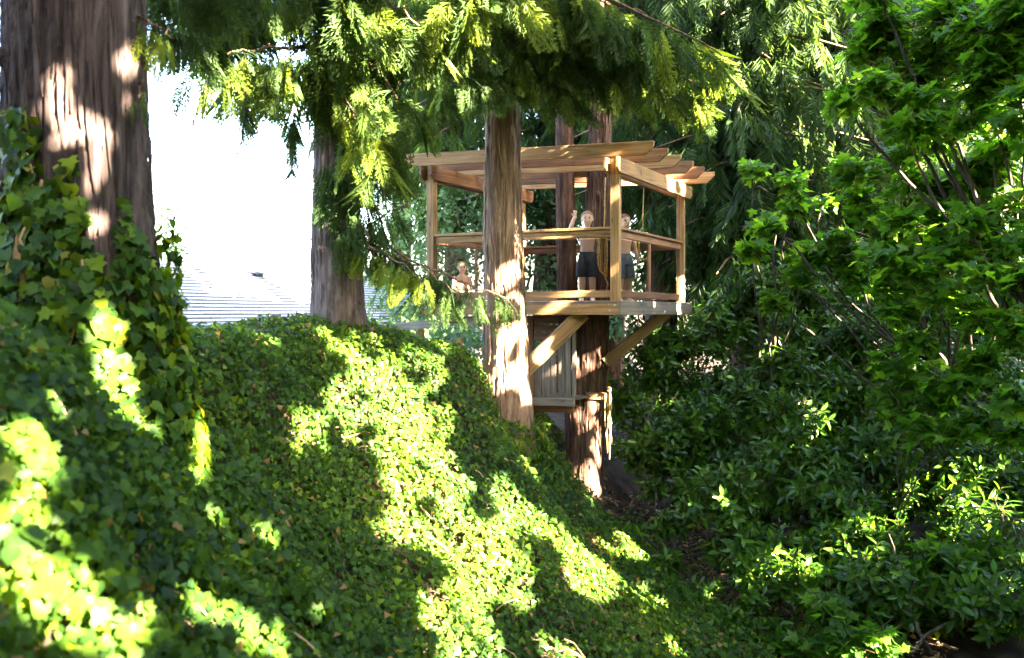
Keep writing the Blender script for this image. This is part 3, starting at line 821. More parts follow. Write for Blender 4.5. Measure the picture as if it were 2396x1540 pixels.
for a in (
    (D(760, -80, 9), D(980, 60, 8.2), .06, 75, (.6, 1.0), (.30, 0, 0), .03, .45, (.2, .7)),
    (D(770, 40, 9), D(930, 230, 8.2), .06, 52, (.5, .9), (.25, 0, 0), .03, .4, (.2, .65)),
    (D(790, 180, 9), D(895, 380, 8.3), .05, 38, (.45, .8), (.25, 0, 0), .03, .35, (.28, .75)),
    (D(800, 330, 9), D(885, 500, 8.4), .04, 32, (.4, .7), (.22, 0, 0), .025, .32, (.05, .4)),
    (D(810, 470, 9), D(875, 590, 8.4), .03, 32, (.3, .5), (.2, 0, 0), .02, .28, (.05, .45)),
    (D(750, 110, 9), D(500, 130, 7.7), .03, 66, (.4, .9), (-.05, 0, 0), .028, .42, (.35, .9)),
    (D(750, -40, 9), D(600, -10, 7.9), .03, 35, (.35, .6), (-.05, 0, 0), .025, .3, (.2, .7)),
    (D(745, 130, 8.8), D(860, 330, 8.0), .04, 45, (.35, .6), (.25, 0, 0), .022, .16, (.6, 1.0)),
    (D(820, 560, 8.9), D(985, 655, 7.8), .05, 42, (.22, .38), (-.15, 0, 0), .018, .2, (.7, 1.0)),
    (D(890, 560, 8.8), D(1070, 690, 8.2), .03, 34, (.3, .5), (.15, 0, 0), .018, .25, (.1, .5)),
    (D(900, 600, 8.8), D(1190, 700, 8.2), .03, 26, (.25, .45), (.12, 0, 0), .018, .18, (.1, .5)),
    (D(740, 20, 9), D(800, 120, 8.2), .02, 28, (.35, .55), (.15, 0, 0), .02, .22, (.4, .9)),
): bough(t_mid, *a[:5], a[5], a[6], a[7], a[8])
for a in (
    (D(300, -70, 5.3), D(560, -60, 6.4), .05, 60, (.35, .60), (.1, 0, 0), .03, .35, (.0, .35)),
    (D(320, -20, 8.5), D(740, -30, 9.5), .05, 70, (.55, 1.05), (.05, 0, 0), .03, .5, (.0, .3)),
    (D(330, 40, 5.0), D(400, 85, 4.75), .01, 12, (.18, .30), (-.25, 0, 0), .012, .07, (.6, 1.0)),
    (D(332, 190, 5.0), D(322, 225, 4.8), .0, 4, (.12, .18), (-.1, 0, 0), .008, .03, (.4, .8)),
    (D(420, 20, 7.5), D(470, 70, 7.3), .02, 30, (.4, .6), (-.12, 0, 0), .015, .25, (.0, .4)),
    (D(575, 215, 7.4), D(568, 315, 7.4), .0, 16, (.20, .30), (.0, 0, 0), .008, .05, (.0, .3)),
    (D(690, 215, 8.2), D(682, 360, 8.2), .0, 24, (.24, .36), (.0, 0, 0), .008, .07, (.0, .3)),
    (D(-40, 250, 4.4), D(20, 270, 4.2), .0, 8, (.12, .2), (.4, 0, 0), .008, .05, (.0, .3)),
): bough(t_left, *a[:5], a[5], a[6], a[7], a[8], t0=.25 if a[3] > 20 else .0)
# the crowns above the picture
for t_, (x, y) in ((t_front, (-.13, 10.2)), (t_mid, (-1.9, 9)), (t_left, (-2.85, 5))):
    for k in range(16):
        a = k * 2.4 + x; z = rng.uniform(4.9, 7.3); r_ = rng.uniform(1.2, 2.6)
        p1 = np.array([x + r_ * math.cos(a), y + r_ * math.sin(a), z - .5])
        if (HOR - (p1[2] - .9) / max(p1[1], .5) * F) > 0 and p1[1] > 1: p1[2] += .6
        bough(t_, (x, y, z), p1, .1, 34, (.5, .9), (.1, 0, 0), .03, .6, (.0, .5), low=2)

for k in range(84):                                # unseen high limbs added to block skylight over the bank
    t_, (x, y) = ((t_front, (-.13, 10.2)), (t_mid, (-1.9, 9)), (t_left, (-2.85, 5)))[k % 3]
    a = rng.uniform(0, 6.28); z = rng.uniform(5.6, 7.6); r_ = rng.uniform(2.0, 4.2)
    p1 = np.array([x + r_ * math.cos(a), y + r_ * math.sin(a), z - .6])
    if p1[0] > 1.5 or p1[1] > 9.5: continue
    if p1[1] > 1 and (p1[2] - 1.0) / p1[1] < .42: p1[2] = .42 * p1[1] + 1.0
    bough(t_, (x, y, z), p1, .1, 40, (.9, 1.4), (.1, 0, 0), .03, .8, (.0, .4), low=2)

def cedar(label, x, y, h, r, spread, nb, zlo, L, seed, n=24, tint=(.0, .28), low=1):
    z0 = gz(x, y) - .3
    t_ = thing('cedar_tree', label, 'tree', (x, y, z0), 'cedars standing behind the treehouse')
    link('trunk', trunk_mesh([(x, y, z0, r * 1.25), (x, y, z0 + 1.2, r), (x + .1, y, z0 + h, r * .35)], 32, .2, .06, seed=seed, flare=.2), t_)
    for k in range(nb):
        a = k * 2.39996 + seed; z = zlo + (h + z0 - zlo - .5) * (k + rng.uniform(0, 1)) / nb
        q = spread * (1 - .45 * (z - zlo) / max(h, 1)) * rng.uniform(.6, 1.15)
        p1 = (x + q * math.cos(a), y + q * math.sin(a), z - q * rng.uniform(.12, .35))
        bough(t_, (x, y, z), p1, .12, n, L, (.06, 0, 0), .045, .55, tint, low=low)
    return t_
def wx(px, Y): return (px - 512) / F * Y
cedar('dark-trunked cedar just behind the right corner of the treehouse', wx(660, 16), 16, 12, .34, 2.0, 40, 2.2, (.6, 1.1), 11)
cedar('tall cedar with long drooping dark boughs right of the pergola roof', wx(745, 14.5), 14.5, 11, .30, 2.2, 55, .8, (.7, 1.2), 12, 30)
cedar('cedar curtain of hanging sprays between the pergola roof and the maples', wx(820, 16), 16, 12, .32, 2.4, 55, .2, (.7, 1.2), 13, 30)
cedar('far cedar glimpsed above the middle of the pergola roof', wx(548, 19), 19, 13, .40, 2.6, 46, 2.8, (.7, 1.2), 14)
cedar('far cedar filling the gap left of the front trunk', wx(455, 21), 21, 13, .36, 2.6, 46, 2.6, (.7, 1.2), 15, tint=(.2, .7))
cedar('cedar seen through the upper maple leaves at the right edge', wx(930, 18), 18, 13, .36, 3.0, 55, .5, (.8, 1.3), 16)
cedar('cedar above the slender trunk whose top is lost in dark sprays', wx(400, 23), 23, 14, .36, 2.4, 46, 4.6, (.8, 1.3), 17)
cedar('dark narrow cedar rising behind the pergola rafters', wx(612, 21), 21, 13, .34, 2.4, 46, 3.4, (.7, 1.2), 18)

for i, (x, y) in enumerate(((-5.0, -3.0), (-2.0, -5.0), (2.0, -5.0), (5.0, -7.5), (-7.5, -1.0))):  # unseen cedars added around the camera to cut down skylight
    cedar(('unseen cedar added behind the viewpoint on the left to dim skylight', 'unseen cedar added straight behind the viewpoint to dim skylight', 'unseen cedar added behind the viewpoint above the ravine to dim skylight', 'unseen cedar added behind the viewpoint on the far bank to dim skylight', 'unseen cedar added on the crest left of the viewpoint to dim skylight')[i],
          x, y, 12, .4, 3.2, 44, .8, (1.0, 1.5), 40 + i, 22, low=2)['group'] = 'unseen cedars added to dim skylight'
# ------------------------------------------------------------------ broadleaf growth
def ball(n, c, r, shell=.55):
    d = nrm(rng.normal(0, 1, (n, 3)))
    q = (shell + (1 - shell) * rng.uniform(0, 1, n) ** .6) * rng.uniform(.75, 1.08, n)
    return np.asarray(c) + d * (q * r)[:, None] * np.array([1, 1, .85]), d

def grow(name, label, cat, base, blobs, kind, group, n_single=60, trunk_r=.07, mat=None, bark=None, dens=1.0):
    """blobs: x, y, z, radius. Limbs reach from the foot into every clump, twigs carry the leaves."""
    t_ = thing(name, label, cat, base, group)
    base = np.asarray(base, float); blobs = np.asarray(blobs, float)
    top = blobs[:, :3].mean(0)
    P = bez(base, base * .35 + top * .65, .0, 8, .03)
    trunk_r *= .6
    link('trunk', tube_mesh('trunk', P, np.linspace(trunk_r, trunk_r * .55, 8), 8, bark or M_BARK2), t_)
    Ls, Ts, Ns, Ss, Tw = [], [], [], [], []
    for bi, bl in enumerate(blobs):
        c, r = bl[:3], bl[3]
        s = P[rng.integers(3, 8)]
        q = bez(s, c, -.02 * np.linalg.norm(c - s), 8, .04)
        if bi < 14: link('limb', tube_mesh('limb', q, np.linspace(trunk_r * .5, .012, 8), 6, bark or M_BARK2), t_)
        if kind == 'maple':
            nt_ = int(72 * r * r * dens) + 8
            ends, d = ball(nt_, c, r, .25)
            for e, dd in zip(ends, d):
                st = c + (e - c) * .25; hd = nrm(np.array([dd[0], dd[1], dd[2] * .35 + rng.normal(0, .15)]))
                Tw.append(tube_arrays([st, (st + e) / 2 + [0, 0, .03], e + hd * .15], [.007, .005, .002], 3, False))
                m_ = rng.integers(6, 10)
                for j in range(m_):
                    sd = nrm(np.cross(hd, [0, 0, 1])) * (1 if j % 2 else -1)
                    Ls.append(e - hd * .38 * (1 - j / m_) + sd * rng.uniform(.03, .09) + [0, 0, rng.normal(0, .03)])
                    Ts.append(hd * rng.uniform(.4, 1) + sd * rng.uniform(.3, 1.0) + [0, 0, rng.uniform(-.45, .05)])
                    Ns.append(np.array([rng.normal(0, .4), rng.normal(-.15, .4), 1.0])); Ss.append(rng.uniform(.09, .165))
        elif kind == 'laurel':
            nt_ = int(170 * r * r * dens) + 6
            ends, d = ball(nt_, c, r, .55)
            for e, dd in zip(ends, d):
                ax = nrm(dd + np.array([0, -.25, .55]) + rng.normal(0, .25, 3))
                st = e - ax * rng.uniform(.22, .36)
                Tw.append(tube_arrays([st - [0, 0, .08], st, e], [.006, .005, .003], 3, False))
                x = nrm(np.cross(ax, [.3, .2, 1])); y = np.cross(ax, x); m_ = rng.integers(8, 13)
                for j in range(m_):
                    f = j / m_; a = j * 2.4
                    rad_ = x * math.cos(a) + y * math.sin(a)
                    Ls.append(st + (e - st) * f)
                    Ts.append(rad_ + ax * (.15 + 1.1 * f) + [0, 0, -.25 * (1 - f)])
                    Ns.append(ax * 1.0 - rad_ * .3 + rng.normal(0, .2, 3)); Ss.append(rng.uniform(.11, .165))
        elif kind == 'bamboo':
            nt_ = int(60 * r * r * dens) + 6
            ends, d = ball(nt_, c, r, .3)
            for e, dd in zip(ends, d):
                hd = nrm(dd + [0, 0, .1])
                st = e - hd * .3
                Tw.append(tube_arrays([st, e], [.004, .002], 4, False))
                for j in range(7):
                    sd = nrm(np.cross(hd, [0, 0, 1])) * (1 if j % 2 else -1)
                    Ls.append(st + (e - st) * (j + 1) / 7); Ts.append(hd + sd * rng.uniform(.2, 1) + [0, 0, rng.uniform(-.6, .1)])
                    Ns.append(np.array([rng.normal(0, .4), -.2, 1.0])); Ss.append(rng.uniform(.12, .2))
        else:                                     # plain broadleaf seen from far off
            nt_ = int(800 * r * r * dens)
            e, d = ball(nt_, c, r, .35)
            Ls += list(e); Ts += list(d + rng.normal(0, .6, (nt_, 3)) + [0, 0, -.3]); Ns += list(rng.normal(0, .6, (nt_, 3)) + [0, -.5, .7]); Ss += list(rng.uniform(.10, .19, nt_))
    T = {'maple': [T_MAPLE], 'laurel': [T_LAUREL], 'bamboo': [T_BAMBOO]}.get(kind, [T_KITE])
    mt = mat or {'maple': M_MAPLE, 'laurel': M_LAUREL, 'bamboo': M_LAUREL}.get(kind, M_FAR)
    loc, tt, nn, sz = np.array(Ls), np.array(Ts), np.array(Ns), np.array(Ss)
    ok = clear_of_sun(loc + nrm(tt) * sz[:, None] * .5)
    loc, tt, nn, sz = loc[ok], tt[ok], nn[ok], sz[ok]
    R = frames(tt, nn); tint = np.clip(rng.normal(.45, .27, len(loc)), 0, 1)
    rest = np.ones(len(loc), bool)
    if n_single:
        rest = leaf_objects('leaf', T[0], mt, t_, loc, R, sz, tint, n_single)
    V, Fc, ti = instance(T[0], R[rest], loc[rest], sz[rest], tint[rest])
    link('crown', np_mesh('crown', V, Fc, mt, ti), t_, kind='stuff')
    if Tw:
        ok = clear_of_sun(np.array([a.mean(0) for a, f in Tw])) & clear_of_sun(np.array([a[-1] for a, f in Tw]))
        Tw = [q for q, k_ in zip(Tw, ok) if k_]
        V, Fc, _ = join([(a, f, None) for a, f in Tw])
        link('twigs', np_mesh('twigs', V, Fc, M_TWIG), t_, kind='stuff')
    return t_

def bl(*rows): return [(*D(a, b_, Y), r) for a, b_, Y, r in rows]

MG = 'big-leaved maples over the ravine'
BT = [(2080, 60, 9.4, .62), (2230, 40, 8.8, .62), (2370, 70, 8.2, .62), (2160, 170, 9.2, .55), (2310, 190, 8.6, .6), (2400, 250, 8.0, .5), (2200, 300, 9.2, .5), (2060, 200, 9.8, .35)]
for gx_ in np.arange(1990, 2420, 95):
    for gy_ in np.arange(20, 340, 85):
        if gx_ < 2040 and gy_ > 250: continue
        BT.append((gx_ + rng.uniform(-40, 40), gy_ + rng.uniform(-40, 40), 9.6 - (gx_ - 1990) / 420 * 1.5 + rng.uniform(-.5, .5), rng.uniform(.24, .36)))
BM = [(2120, 400, 9.8, .55), (2290, 390, 9.2, .6), (2380, 480, 8.6, .55), (2180, 500, 9.8, .55), (2020, 470, 10.4, .45), (2300, 580, 9.2, .5), (1960, 570, 10.8, .4), (2100, 600, 10.0, .45)]
for gx_ in np.arange(1800, 2420, 95):
    for gy_ in np.arange(350, 760, 85):
        if gx_ < 1950 and gy_ < 500: continue
        BM.append((gx_ + rng.uniform(-45, 45), gy_ + rng.uniform(-40, 40), 11.2 - (gx_ - 1750) / 670 * 2.4 + rng.uniform(-.5, .5), rng.uniform(.24, .36)))
for gx_ in np.arange(2080, 2420, 90):
    for gy_ in np.arange(540, 1000, 90):
        BM.append((gx_ + rng.uniform(-40, 40), gy_ + rng.uniform(-40, 40), 8.9 - (gx_ - 2080) / 340 * .8 + rng.uniform(-.3, .3), rng.uniform(.2, .3)))
grow('maple_tree', 'maple with bright translucent leaves filling the top right corner', 'tree', (6.9, 8.8, gz(6.9, 8.8) - .1), bl(*BT), 'maple', MG, 220, .10, dens=1.2)
grow('maple_tree', 'maple whose layered leaves spread right of the treehouse at railing height', 'tree', (6.6, 11.2, gz(6.6, 11.2) - .1), bl(*BM), 'maple', MG, 200, .08, dens=1.2)
grow('maple_tree', 'low maple with wide grey-green leaves just off the rafter tails', 'tree', (3.6, 11.6, gz(3.6, 11.6) - .1),
     bl((1760, 395, 11.4, .22), (1850, 420, 11.2, .26), (1930, 470, 11.2, .3), (1820, 510, 11.6, .24), (1760, 590, 11.8, .2), (1880, 600, 11.4, .3)), 'maple', MG, 70, .05, dens=.9)
grow('maple_sapling', 'fresh green maple sapling in shade low in the ravine', 'sapling', (2.9, 8.4, gz(2.9, 8.4)),
     bl((1930, 1420, 8.2, .26), (1960, 1510, 8.0, .34), (2060, 1500, 7.8, .26), (1880, 1500, 8.3, .2)), 'maple', 'maple saplings in the ravine', 60, .015, dens=1.2)
grow('maple_sapling', 'maple sapling with one sunlit leaf above the darker one', 'sapling', (3.9, 8.8, gz(3.9, 8.8)),
     bl((2190, 1290, 8.6, .2), (2130, 1330, 8.7, .22), (2240, 1310, 8.5, .18), (2180, 1400, 8.6, .25)), 'maple', 'maple saplings in the ravine', 50, .015)
grow('maple_sapling', 'maple sapling reaching out at mid height from the laurels', 'sapling', (4.4, 9.6, gz(4.4, 9.6)),
     bl((2120, 900, 9.3, .2), (2160, 860, 9.3, .18), (2200, 940, 9.2, .22), (2260, 1000, 9.0, .18)), 'maple', 'maple saplings in the ravine', 50, .02)
LG = 'cherry laurels crowding the ravine'
LB = [
    ('laurel bush right under the far corner of the platform', (2.6, 13.0), [(1590, 800, 12.9, .55), (1690, 740, 13.2, .7), (1640, 900, 12.7, .6)]),
    ('laurel bush beside the foot of the twin trunk, dark inside', (2.5, 12.2), [(1570, 960, 12.4, .5), (1680, 1000, 12.0, .6), (1560, 1080, 12.2, .32), (1660, 1120, 11.6, .45)]),
    ('tall laurel with sunlit tip level with the deck', (3.7, 12.6), [(1810, 690, 13.0, .7), (1830, 830, 12.4, .75), (1780, 930, 11.8, .65)]),
    ('laurel bush in front of the dark hollow, leaves whorled', (3.2, 11.0), [(1800, 1060, 11.2, .6), (1880, 1150, 10.6, .55), (1760, 1180, 10.8, .4)]),
    ('laurel bush below the spreading maple', (4.8, 12.4), [(1960, 720, 12.9, .75), (1990, 860, 12.2, .75), (1960, 990, 11.6, .65)]),
    ('laurel thicket at the centre of the right bank', (4.3, 10.8), [(2040, 1050, 10.8, .6), (2030, 1180, 10.2, .6), (2150, 1130, 10.2, .55)]),
    ('laurel bush behind the second maple leaves', (5.8, 12.0), [(2130, 720, 12.5, .75), (2170, 850, 11.8, .75), (2150, 980, 11.2, .6)]),
    ('laurel bush at the right edge at deck level', (6.8, 11.4), [(2310, 740, 12.0, .8), (2340, 870, 11.3, .75), (2330, 1000, 10.6, .65), (2400, 700, 11.6, .6)]),
    ('laurel with a flash of sun on its upper leaves by the right edge', (5.2, 9.9), [(2270, 1110, 9.9, .55), (2380, 1120, 9.5, .5), (2260, 1230, 9.4, .5)]),
    ('low laurel with yellow-green sunlit shoots at the ravine mouth', (2.9, 9.6), [(1800, 1290, 9.9, .3), (1750, 1340, 9.4, .26), (1830, 1360, 9.2, .22)]),
    ('low laurel in deep shade right of the sunlit shoots', (3.6, 9.4), [(1930, 1270, 9.9, .42), (2010, 1320, 9.5, .4), (2090, 1380, 9.2, .36), (1950, 1370, 9.3, .25)]),
    ('scrubby laurel seedlings at the edge of the ivy below the twin trunk', (2.0, 10.0), [(1480, 1240, 10.6, .2), (1560, 1310, 10.0, .24), (1640, 1390, 9.4, .28), (1590, 1210, 10.7, .26), (1680, 1280, 10.0, .26), (1530, 1130, 11.6, .3), (1500, 1060, 12.3, .3), (1610, 1060, 12.0, .4), (1650, 1180, 10.8, .34), (1560, 1220, 10.6, .22)]),
    ('low leafy laurel seedlings at the foot of the sunlit shoots', (2.5, 8.6), [(1720, 1460, 8.9, .26), (1800, 1480, 8.6, .25), (1650, 1490, 8.7, .22), (1760, 1400, 9.1, .2)]),
    ('low laurel near the lower right corner', (4.4, 8.8), [(2230, 1360, 8.9, .42), (2340, 1330, 8.7, .42), (2310, 1430, 8.4, .3), (2210, 1450, 8.5, .25)]),
]
for gx_ in np.arange(1490, 2400, 105):
    for gy_ in np.arange(670, 1400, 100):
        qx, qy = gx_ + rng.uniform(-40, 40), gy_ + rng.uniform(-40, 40)
        if qy > 1120 and qx < 1600 + (qy - 1120) * .9: continue
        if qx < 1640 and qy < 760: continue
        YY = 13.0 - (qy - 640) / 780 * 4.3 + rng.uniform(-.4, .4) - (qx - 1500) / 900 * .5
        YY += .9 if qx < 1750 and qy < 1150 else 0
        best = min(LB, key=lambda e: min((r_[0] - qx) ** 2 + (r_[1] - qy) ** 2 for r_ in e[2][:3]))
        best[2].append((qx, qy, YY, rng.uniform(.38, .6)))
for i, (lab, (x, y), rows) in enumerate(LB):
    grow('laurel_bush', lab, 'bush', (x, y, gz(x, y) - .05), bl(*rows), 'laurel', LG, 60 if i in (1, 3, 5, 8, 9, 10, 11) else 24, .04)
grow('bamboo_clump', 'narrow-leaved bamboo shoots at the right edge low down', 'bamboo', (5.0, 8.2, gz(5.0, 8.2)),
     bl((2360, 1220, 8.4, .28), (2390, 1330, 8.1, .22), (2340, 1190, 8.8, .25), (2395, 1440, 7.8, .22)), 'bamboo', None, 60, .012)

# ------------------------------------------------------------------ trees and shrubs far behind
FG = 'pale trees far behind the treehouse'
FT = [
    ('hazy pale tree beside the big left trunk above the house roof', wx(172, 27), 27, [(372, 500, 27, .75), (392, 560, 27, .65), (375, 600, 26.5, .8), (420, 605, 27, .4)]),
    ('light green tree behind the left railing post', wx(440, 19), 19, [(1000, 520, 19, 1.0), (1060, 620, 18.5, 1.0), (960, 650, 18.5, 1.0), (1050, 740, 18, 1.1), (960, 780, 18, .9)]),
    ('leafy tree seen under the pergola between front trunk and twin trunk', wx(540, 18), 18, [(1150, 480, 19, .9), (1260, 510, 18.5, .9), (1250, 640, 18, .9), (1160, 600, 19, .8), (1260, 760, 17.5, 1.0), (1130, 760, 17.5, .9)]),
    ('bush in the sun below the platform seen left of the front trunk', wx(425, 16), 16, [(960, 800, 15.5, .7), (1060, 790, 15.2, .6), (1110, 840, 15, .6), (900, 770, 16, .8)]),
    ('dark tree behind the waving child between the two stems', wx(600, 22), 22, [(1370, 620, 22, .8), (1400, 700, 21, .9), (1340, 760, 20, 1.0), (1480, 640, 21, .9)]),
    ('broad tree behind the right railing panels', wx(640, 19), 19, [(1500, 500, 20, .9), (1570, 640, 19, 1.2), (1480, 730, 18, 1.0), (1660, 600, 18, 1.2), (1720, 480, 19, 1.0)]),
    ('tall wood-edge tree right of the cedars', wx(800, 21), 21, [(1800, 250, 22, 1.6), (1900, 420, 21, 1.6), (1750, 600, 20, 1.5), (2000, 300, 21, 1.6), (1950, 620, 19, 1.5), (2080, 500, 20, 1.6)]),
    ('tall tree behind the maple leaves at the upper right', wx(960, 20), 20, [(2200, 200, 21, 1.7), (2350, 300, 20, 1.7), (2150, 420, 20, 1.6), (2300, 520, 19, 1.6), (2400, 100, 20, 1.6), (2050, 120, 22, 1.5), (2250, 660, 18, 1.5)]),
    ('dark tree closing the wood above the far right laurels', wx(1000, 17), 17, [(2380, 650, 16, 1.3), (2200, 780, 15.5, 1.3), (2050, 780, 16, 1.3), (1900, 780, 16, 1.3), (1750, 780, 16, 1.3), (2360, 850, 14.5, 1.2)]),
]
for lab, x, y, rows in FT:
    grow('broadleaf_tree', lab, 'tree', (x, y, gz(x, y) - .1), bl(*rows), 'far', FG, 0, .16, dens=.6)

# ------------------------------------------------------------------ ivy
def ivy_stuff(loc, tip, nn, size, tint, templ, parent, n_single, name='leaves'):
    R = frames(tip, nn)
    pick = np.where(loc[:, 1] > 5.5, 2, rng.random(len(loc)) < .5).astype(int)
    parts = []
    for k, T in enumerate(templ):
        s = np.nonzero(pick == k)[0]
        if not len(s): continue
        rest = leaf_objects('leaf', T, M_IVY, parent, loc[s], R[s], size[s], tint[s], n_single // 2, 11)
        s = s[rest]
        parts.append(instance(T, R[s], loc[s], size[s], tint[s]))
    V, Fc, t_ = join(parts)
    return link(name, np_mesh(name, V, Fc, M_IVY, t_), parent, kind='stuff')

bank = thing('ivy_carpet', 'ivy blanketing the steep bank from crest to ravine', 'ivy', (-1.2, 6, -1.6))
N = 265000
x = rng.uniform(-4.6, 3.4, N); y = rng.uniform(1.4, 12.6, N)
z = ground(x, y); nn = gnormal(x, y)
keep = (HOR - z / y * F < 720) & (x / y > -.72) & (x / y < .66)
slope = 1 / np.maximum(nn[:, 2], .25)
keep &= rng.random(N) < np.clip(.56 * slope, 0, 1)
# bare soil: the ravine floor and the hollow under the cabin
edge = 1.15 + (12 - y) * .40 + .25 * np.sin(y * 2.3) + rng.normal(0, .16, N)
edge += .2
keep &= (x < edge) | ((x < edge + .9) & (rng.random(N) < .22))
hol = (x > .22 + rng.normal(0, .06, N)) & (y > 10.75 + rng.normal(0, .05, N)) & (x < 1.7) & (y - x < 11.6)
keep &= ~hol
keep &= ~((x > -4.6) & (y > 10.6 + .35 * x + .3) & (x < -1.3)) | (rng.random(N) < .15)
# thin patches where stems and litter show
thin = np.sin(x * 5.1 + 1.3 * np.sin(y * 3.7)) * np.sin(y * 4.3 + x * 2.1)
keep &= (rng.random(N) < np.where(thin > .75, .45, 1.0))
x, y, z, nn = x[keep], y[keep], z[keep], nn[keep]
m_ = len(x)
lift = rng.uniform(.01, .13, m_) + .05 * (np.sin(x * 3 + y * 2) * np.sin(y * 2.7 - x))
loc = np.stack([x, y, z], -1) + nn * lift[:, None]
down = np.stack([nn[:, 0], nn[:, 1], -(nn[:, 0] ** 2 + nn[:, 1] ** 2) / np.maximum(nn[:, 2], .1)], -1)
tip = nrm(down) * .9 + rng.normal(0, .55, (m_, 3))
ln = nn * .7 + S * .55 + np.array([0.0, -.2, .25]) + rng.normal(0, .33, (m_, 3))
size = .030 + .044 * rng.random(m_) ** 1.4 * np.where(rng.random(m_) < .08, 1.3, 1)
patch = np.sin(x * 1.9 + 1.2 * np.sin(y * 1.3)) * np.sin(y * 1.7 + .8 * x) + .6 * np.sin(x * 5.3 - y * 3.1)
tint = np.clip(rng.normal(.40, .20, m_) + .12 * patch, 0, .93); tint[rng.random(m_) < .014] = 1.0
print('ivy leaves', m_)
ivy_stuff(loc, tip, ln, size, tint, (T_IVY, T_IVY2, T_IVY3), bank, 220)
# runners that stand proud of the carpet
for k in range(44):
    q = np.array([rng.uniform(-2.3, 1.2), rng.uniform(3.0, 9.5)]); a = rng.uniform(-.6, .6)
    P = []
    for j in range(9):
        q = q + np.array([math.cos(a), math.sin(a)]) * .09; a += rng.normal(0, .35)
        P.append((q[0], q[1], gz(*q) + .08 + .07 * math.sin(j * .9 + k)))
    link('runner', tube_mesh('runner', P, np.linspace(.009, .003, 9), 5, M_ROPEBARK if k % 2 else M_TWIG), bank)

# ivy climbing the big trunk
vine = thing('ivy_vine', 'ivy climbing the foot of the massive left cedar with tan stems', 'ivy', (-2.4, 4.5, -.6))
N = 5200
zz = -1.1 + 2.3 * rng.random(N) ** 1.5
aa = rng.uniform(math.radians(-215), math.radians(45), N)
lim = .80 + .36 * np.sin(aa * 3 + 1) + .22 * np.sin(aa * 9)
lim = np.where(aa > -.6, .42 + .2 * np.sin(aa * 8), lim)
k = (zz < lim)
zz, aa = zz[k], aa[k]; m_ = len(zz)
rr = np.interp(zz, [-1.1, -.3, .6, 1.2], [.62, .48, .41, .39]) + rng.uniform(.01, .10, m_) + np.where(aa > -.75, .05, .24) * np.clip((.25 - zz), 0, 1) * rng.uniform(.3, 1, m_)
rad3 = np.stack([np.cos(aa), np.sin(aa), np.zeros(m_)], -1)
loc = np.array([-2.66, 5.0, 0]) + rad3 * rr[:, None]; loc[:, 2] = zz
ivy_stuff(loc, np.array([0, 0, -1.0]) + rad3 * .35 + rng.normal(0, .4, (m_, 3)), rad3 + np.array([0, 0, .35]) + rng.normal(0, .3, (m_, 3)), rng.uniform(.055, .105, m_),
          np.clip(rng.normal(.45, .25, m_), 0, .95), (T_IVY, T_IVY2, T_IVY3), vine, 200)
for k, (a0, zt) in enumerate(((-128, .75), (-104, .9), (-100, .5), (-84, .4), (-62, .3))):
    a = math.radians(a0); P = []
    for j in range(16):
        z_ = -.9 + (zt + .9) * j / 15; a += rng.normal(0, .07)
        r_ = float(np.interp(z_, [-1.1, -.3, .6, 1.2], [.64, .50, .44, .42])) + .02 + .02 * math.sin(j * 1.3 + k)
        P.append((-2.66 + r_ * math.cos(a), 5 + r_ * math.sin(a), z_))
    link('stem', tube_mesh('stem', P, np.linspace(.020, .008, 16), 6, M_ROPEBARK), vine)
# ivy collar round the foot of the front trunk
col = thing('ivy_vine', 'ivy collar round the foot of the straight front cedar', 'ivy', (-.06, 10.0, -1.5))
N = 900
aa = rng.uniform(math.radians(-200), math.radians(20), N); zz = -1.95 + .62 * rng.random(N) ** 1.6
rad3 = np.stack([np.cos(aa), np.sin(aa), np.zeros(N)], -1)
loc = np.array([-.06, 10.2, 0]) + rad3 * (.36 + rng.uniform(0, .12, N) + .2 * np.clip(-1.3 - zz, 0, 1))[:, None]; loc[:, 2] = zz
R = frames(np.array([0, 0, -1.0]) + rad3 * .4 + rng.normal(0, .4, (N, 3)), rad3 + [0, 0, .4] + rng.normal(0, .3, (N, 3)))
V, Fc, t_ = instance(T_IVY3, R, loc, rng.uniform(.05, .085, N), np.clip(rng.normal(.45, .25, N), 0, .95))
link('leaves', np_mesh('leaves', V, Fc, M_IVY, t_), col, kind='stuff')

# fallen leaves on the bare soil
N = 4200
x = rng.uniform(.2, 4.5, N); y = rng.uniform(6.5, 13, N); z = ground(x, y)
loc = np.stack([x, y, z + .02], -1)
V, Fc, t_ = instance(T_LAUREL, frames(rng.normal(0, 1, (N, 3)) * [1, 1, .2], rng.normal(0, .3, (N, 3)) + [0, 0, 1]), loc, rng.uniform(.06, .13, N), rng.random(N))
tag(link('leaf_litter', np_mesh('leaf_litter', V, Fc, M_FROND, t_)), 'dry brown leaves lying on the ravine soil', 'leaf litter', kind='stuff')
tw = []
for k in range(90):
    q = np.array([rng.uniform(.4, 4.2), rng.uniform(7, 12.8)]); a = rng.uniform(0, 6.28); L_ = rng.uniform(.12, .45)
    e = q + L_ * np.array([math.cos(a), math.sin(a)])
    V, Fc = tube_arrays([(q[0], q[1], gz(*q) + .02), ((q[0] + e[0]) / 2, (q[1] + e[1]) / 2, gz(*((q + e) / 2)) + .05), (e[0], e[1], gz(*e) + .03)], [.008, .006, .003], 4, False)
    tw.append((V, Fc, None))
V, Fc, _ = join(tw)
tag(link('fallen_twigs', np_mesh('fallen_twigs', V, Fc, M_TWIG)), 'small fallen twigs strewn over the ravine soil', 'twigs', kind='stuff')
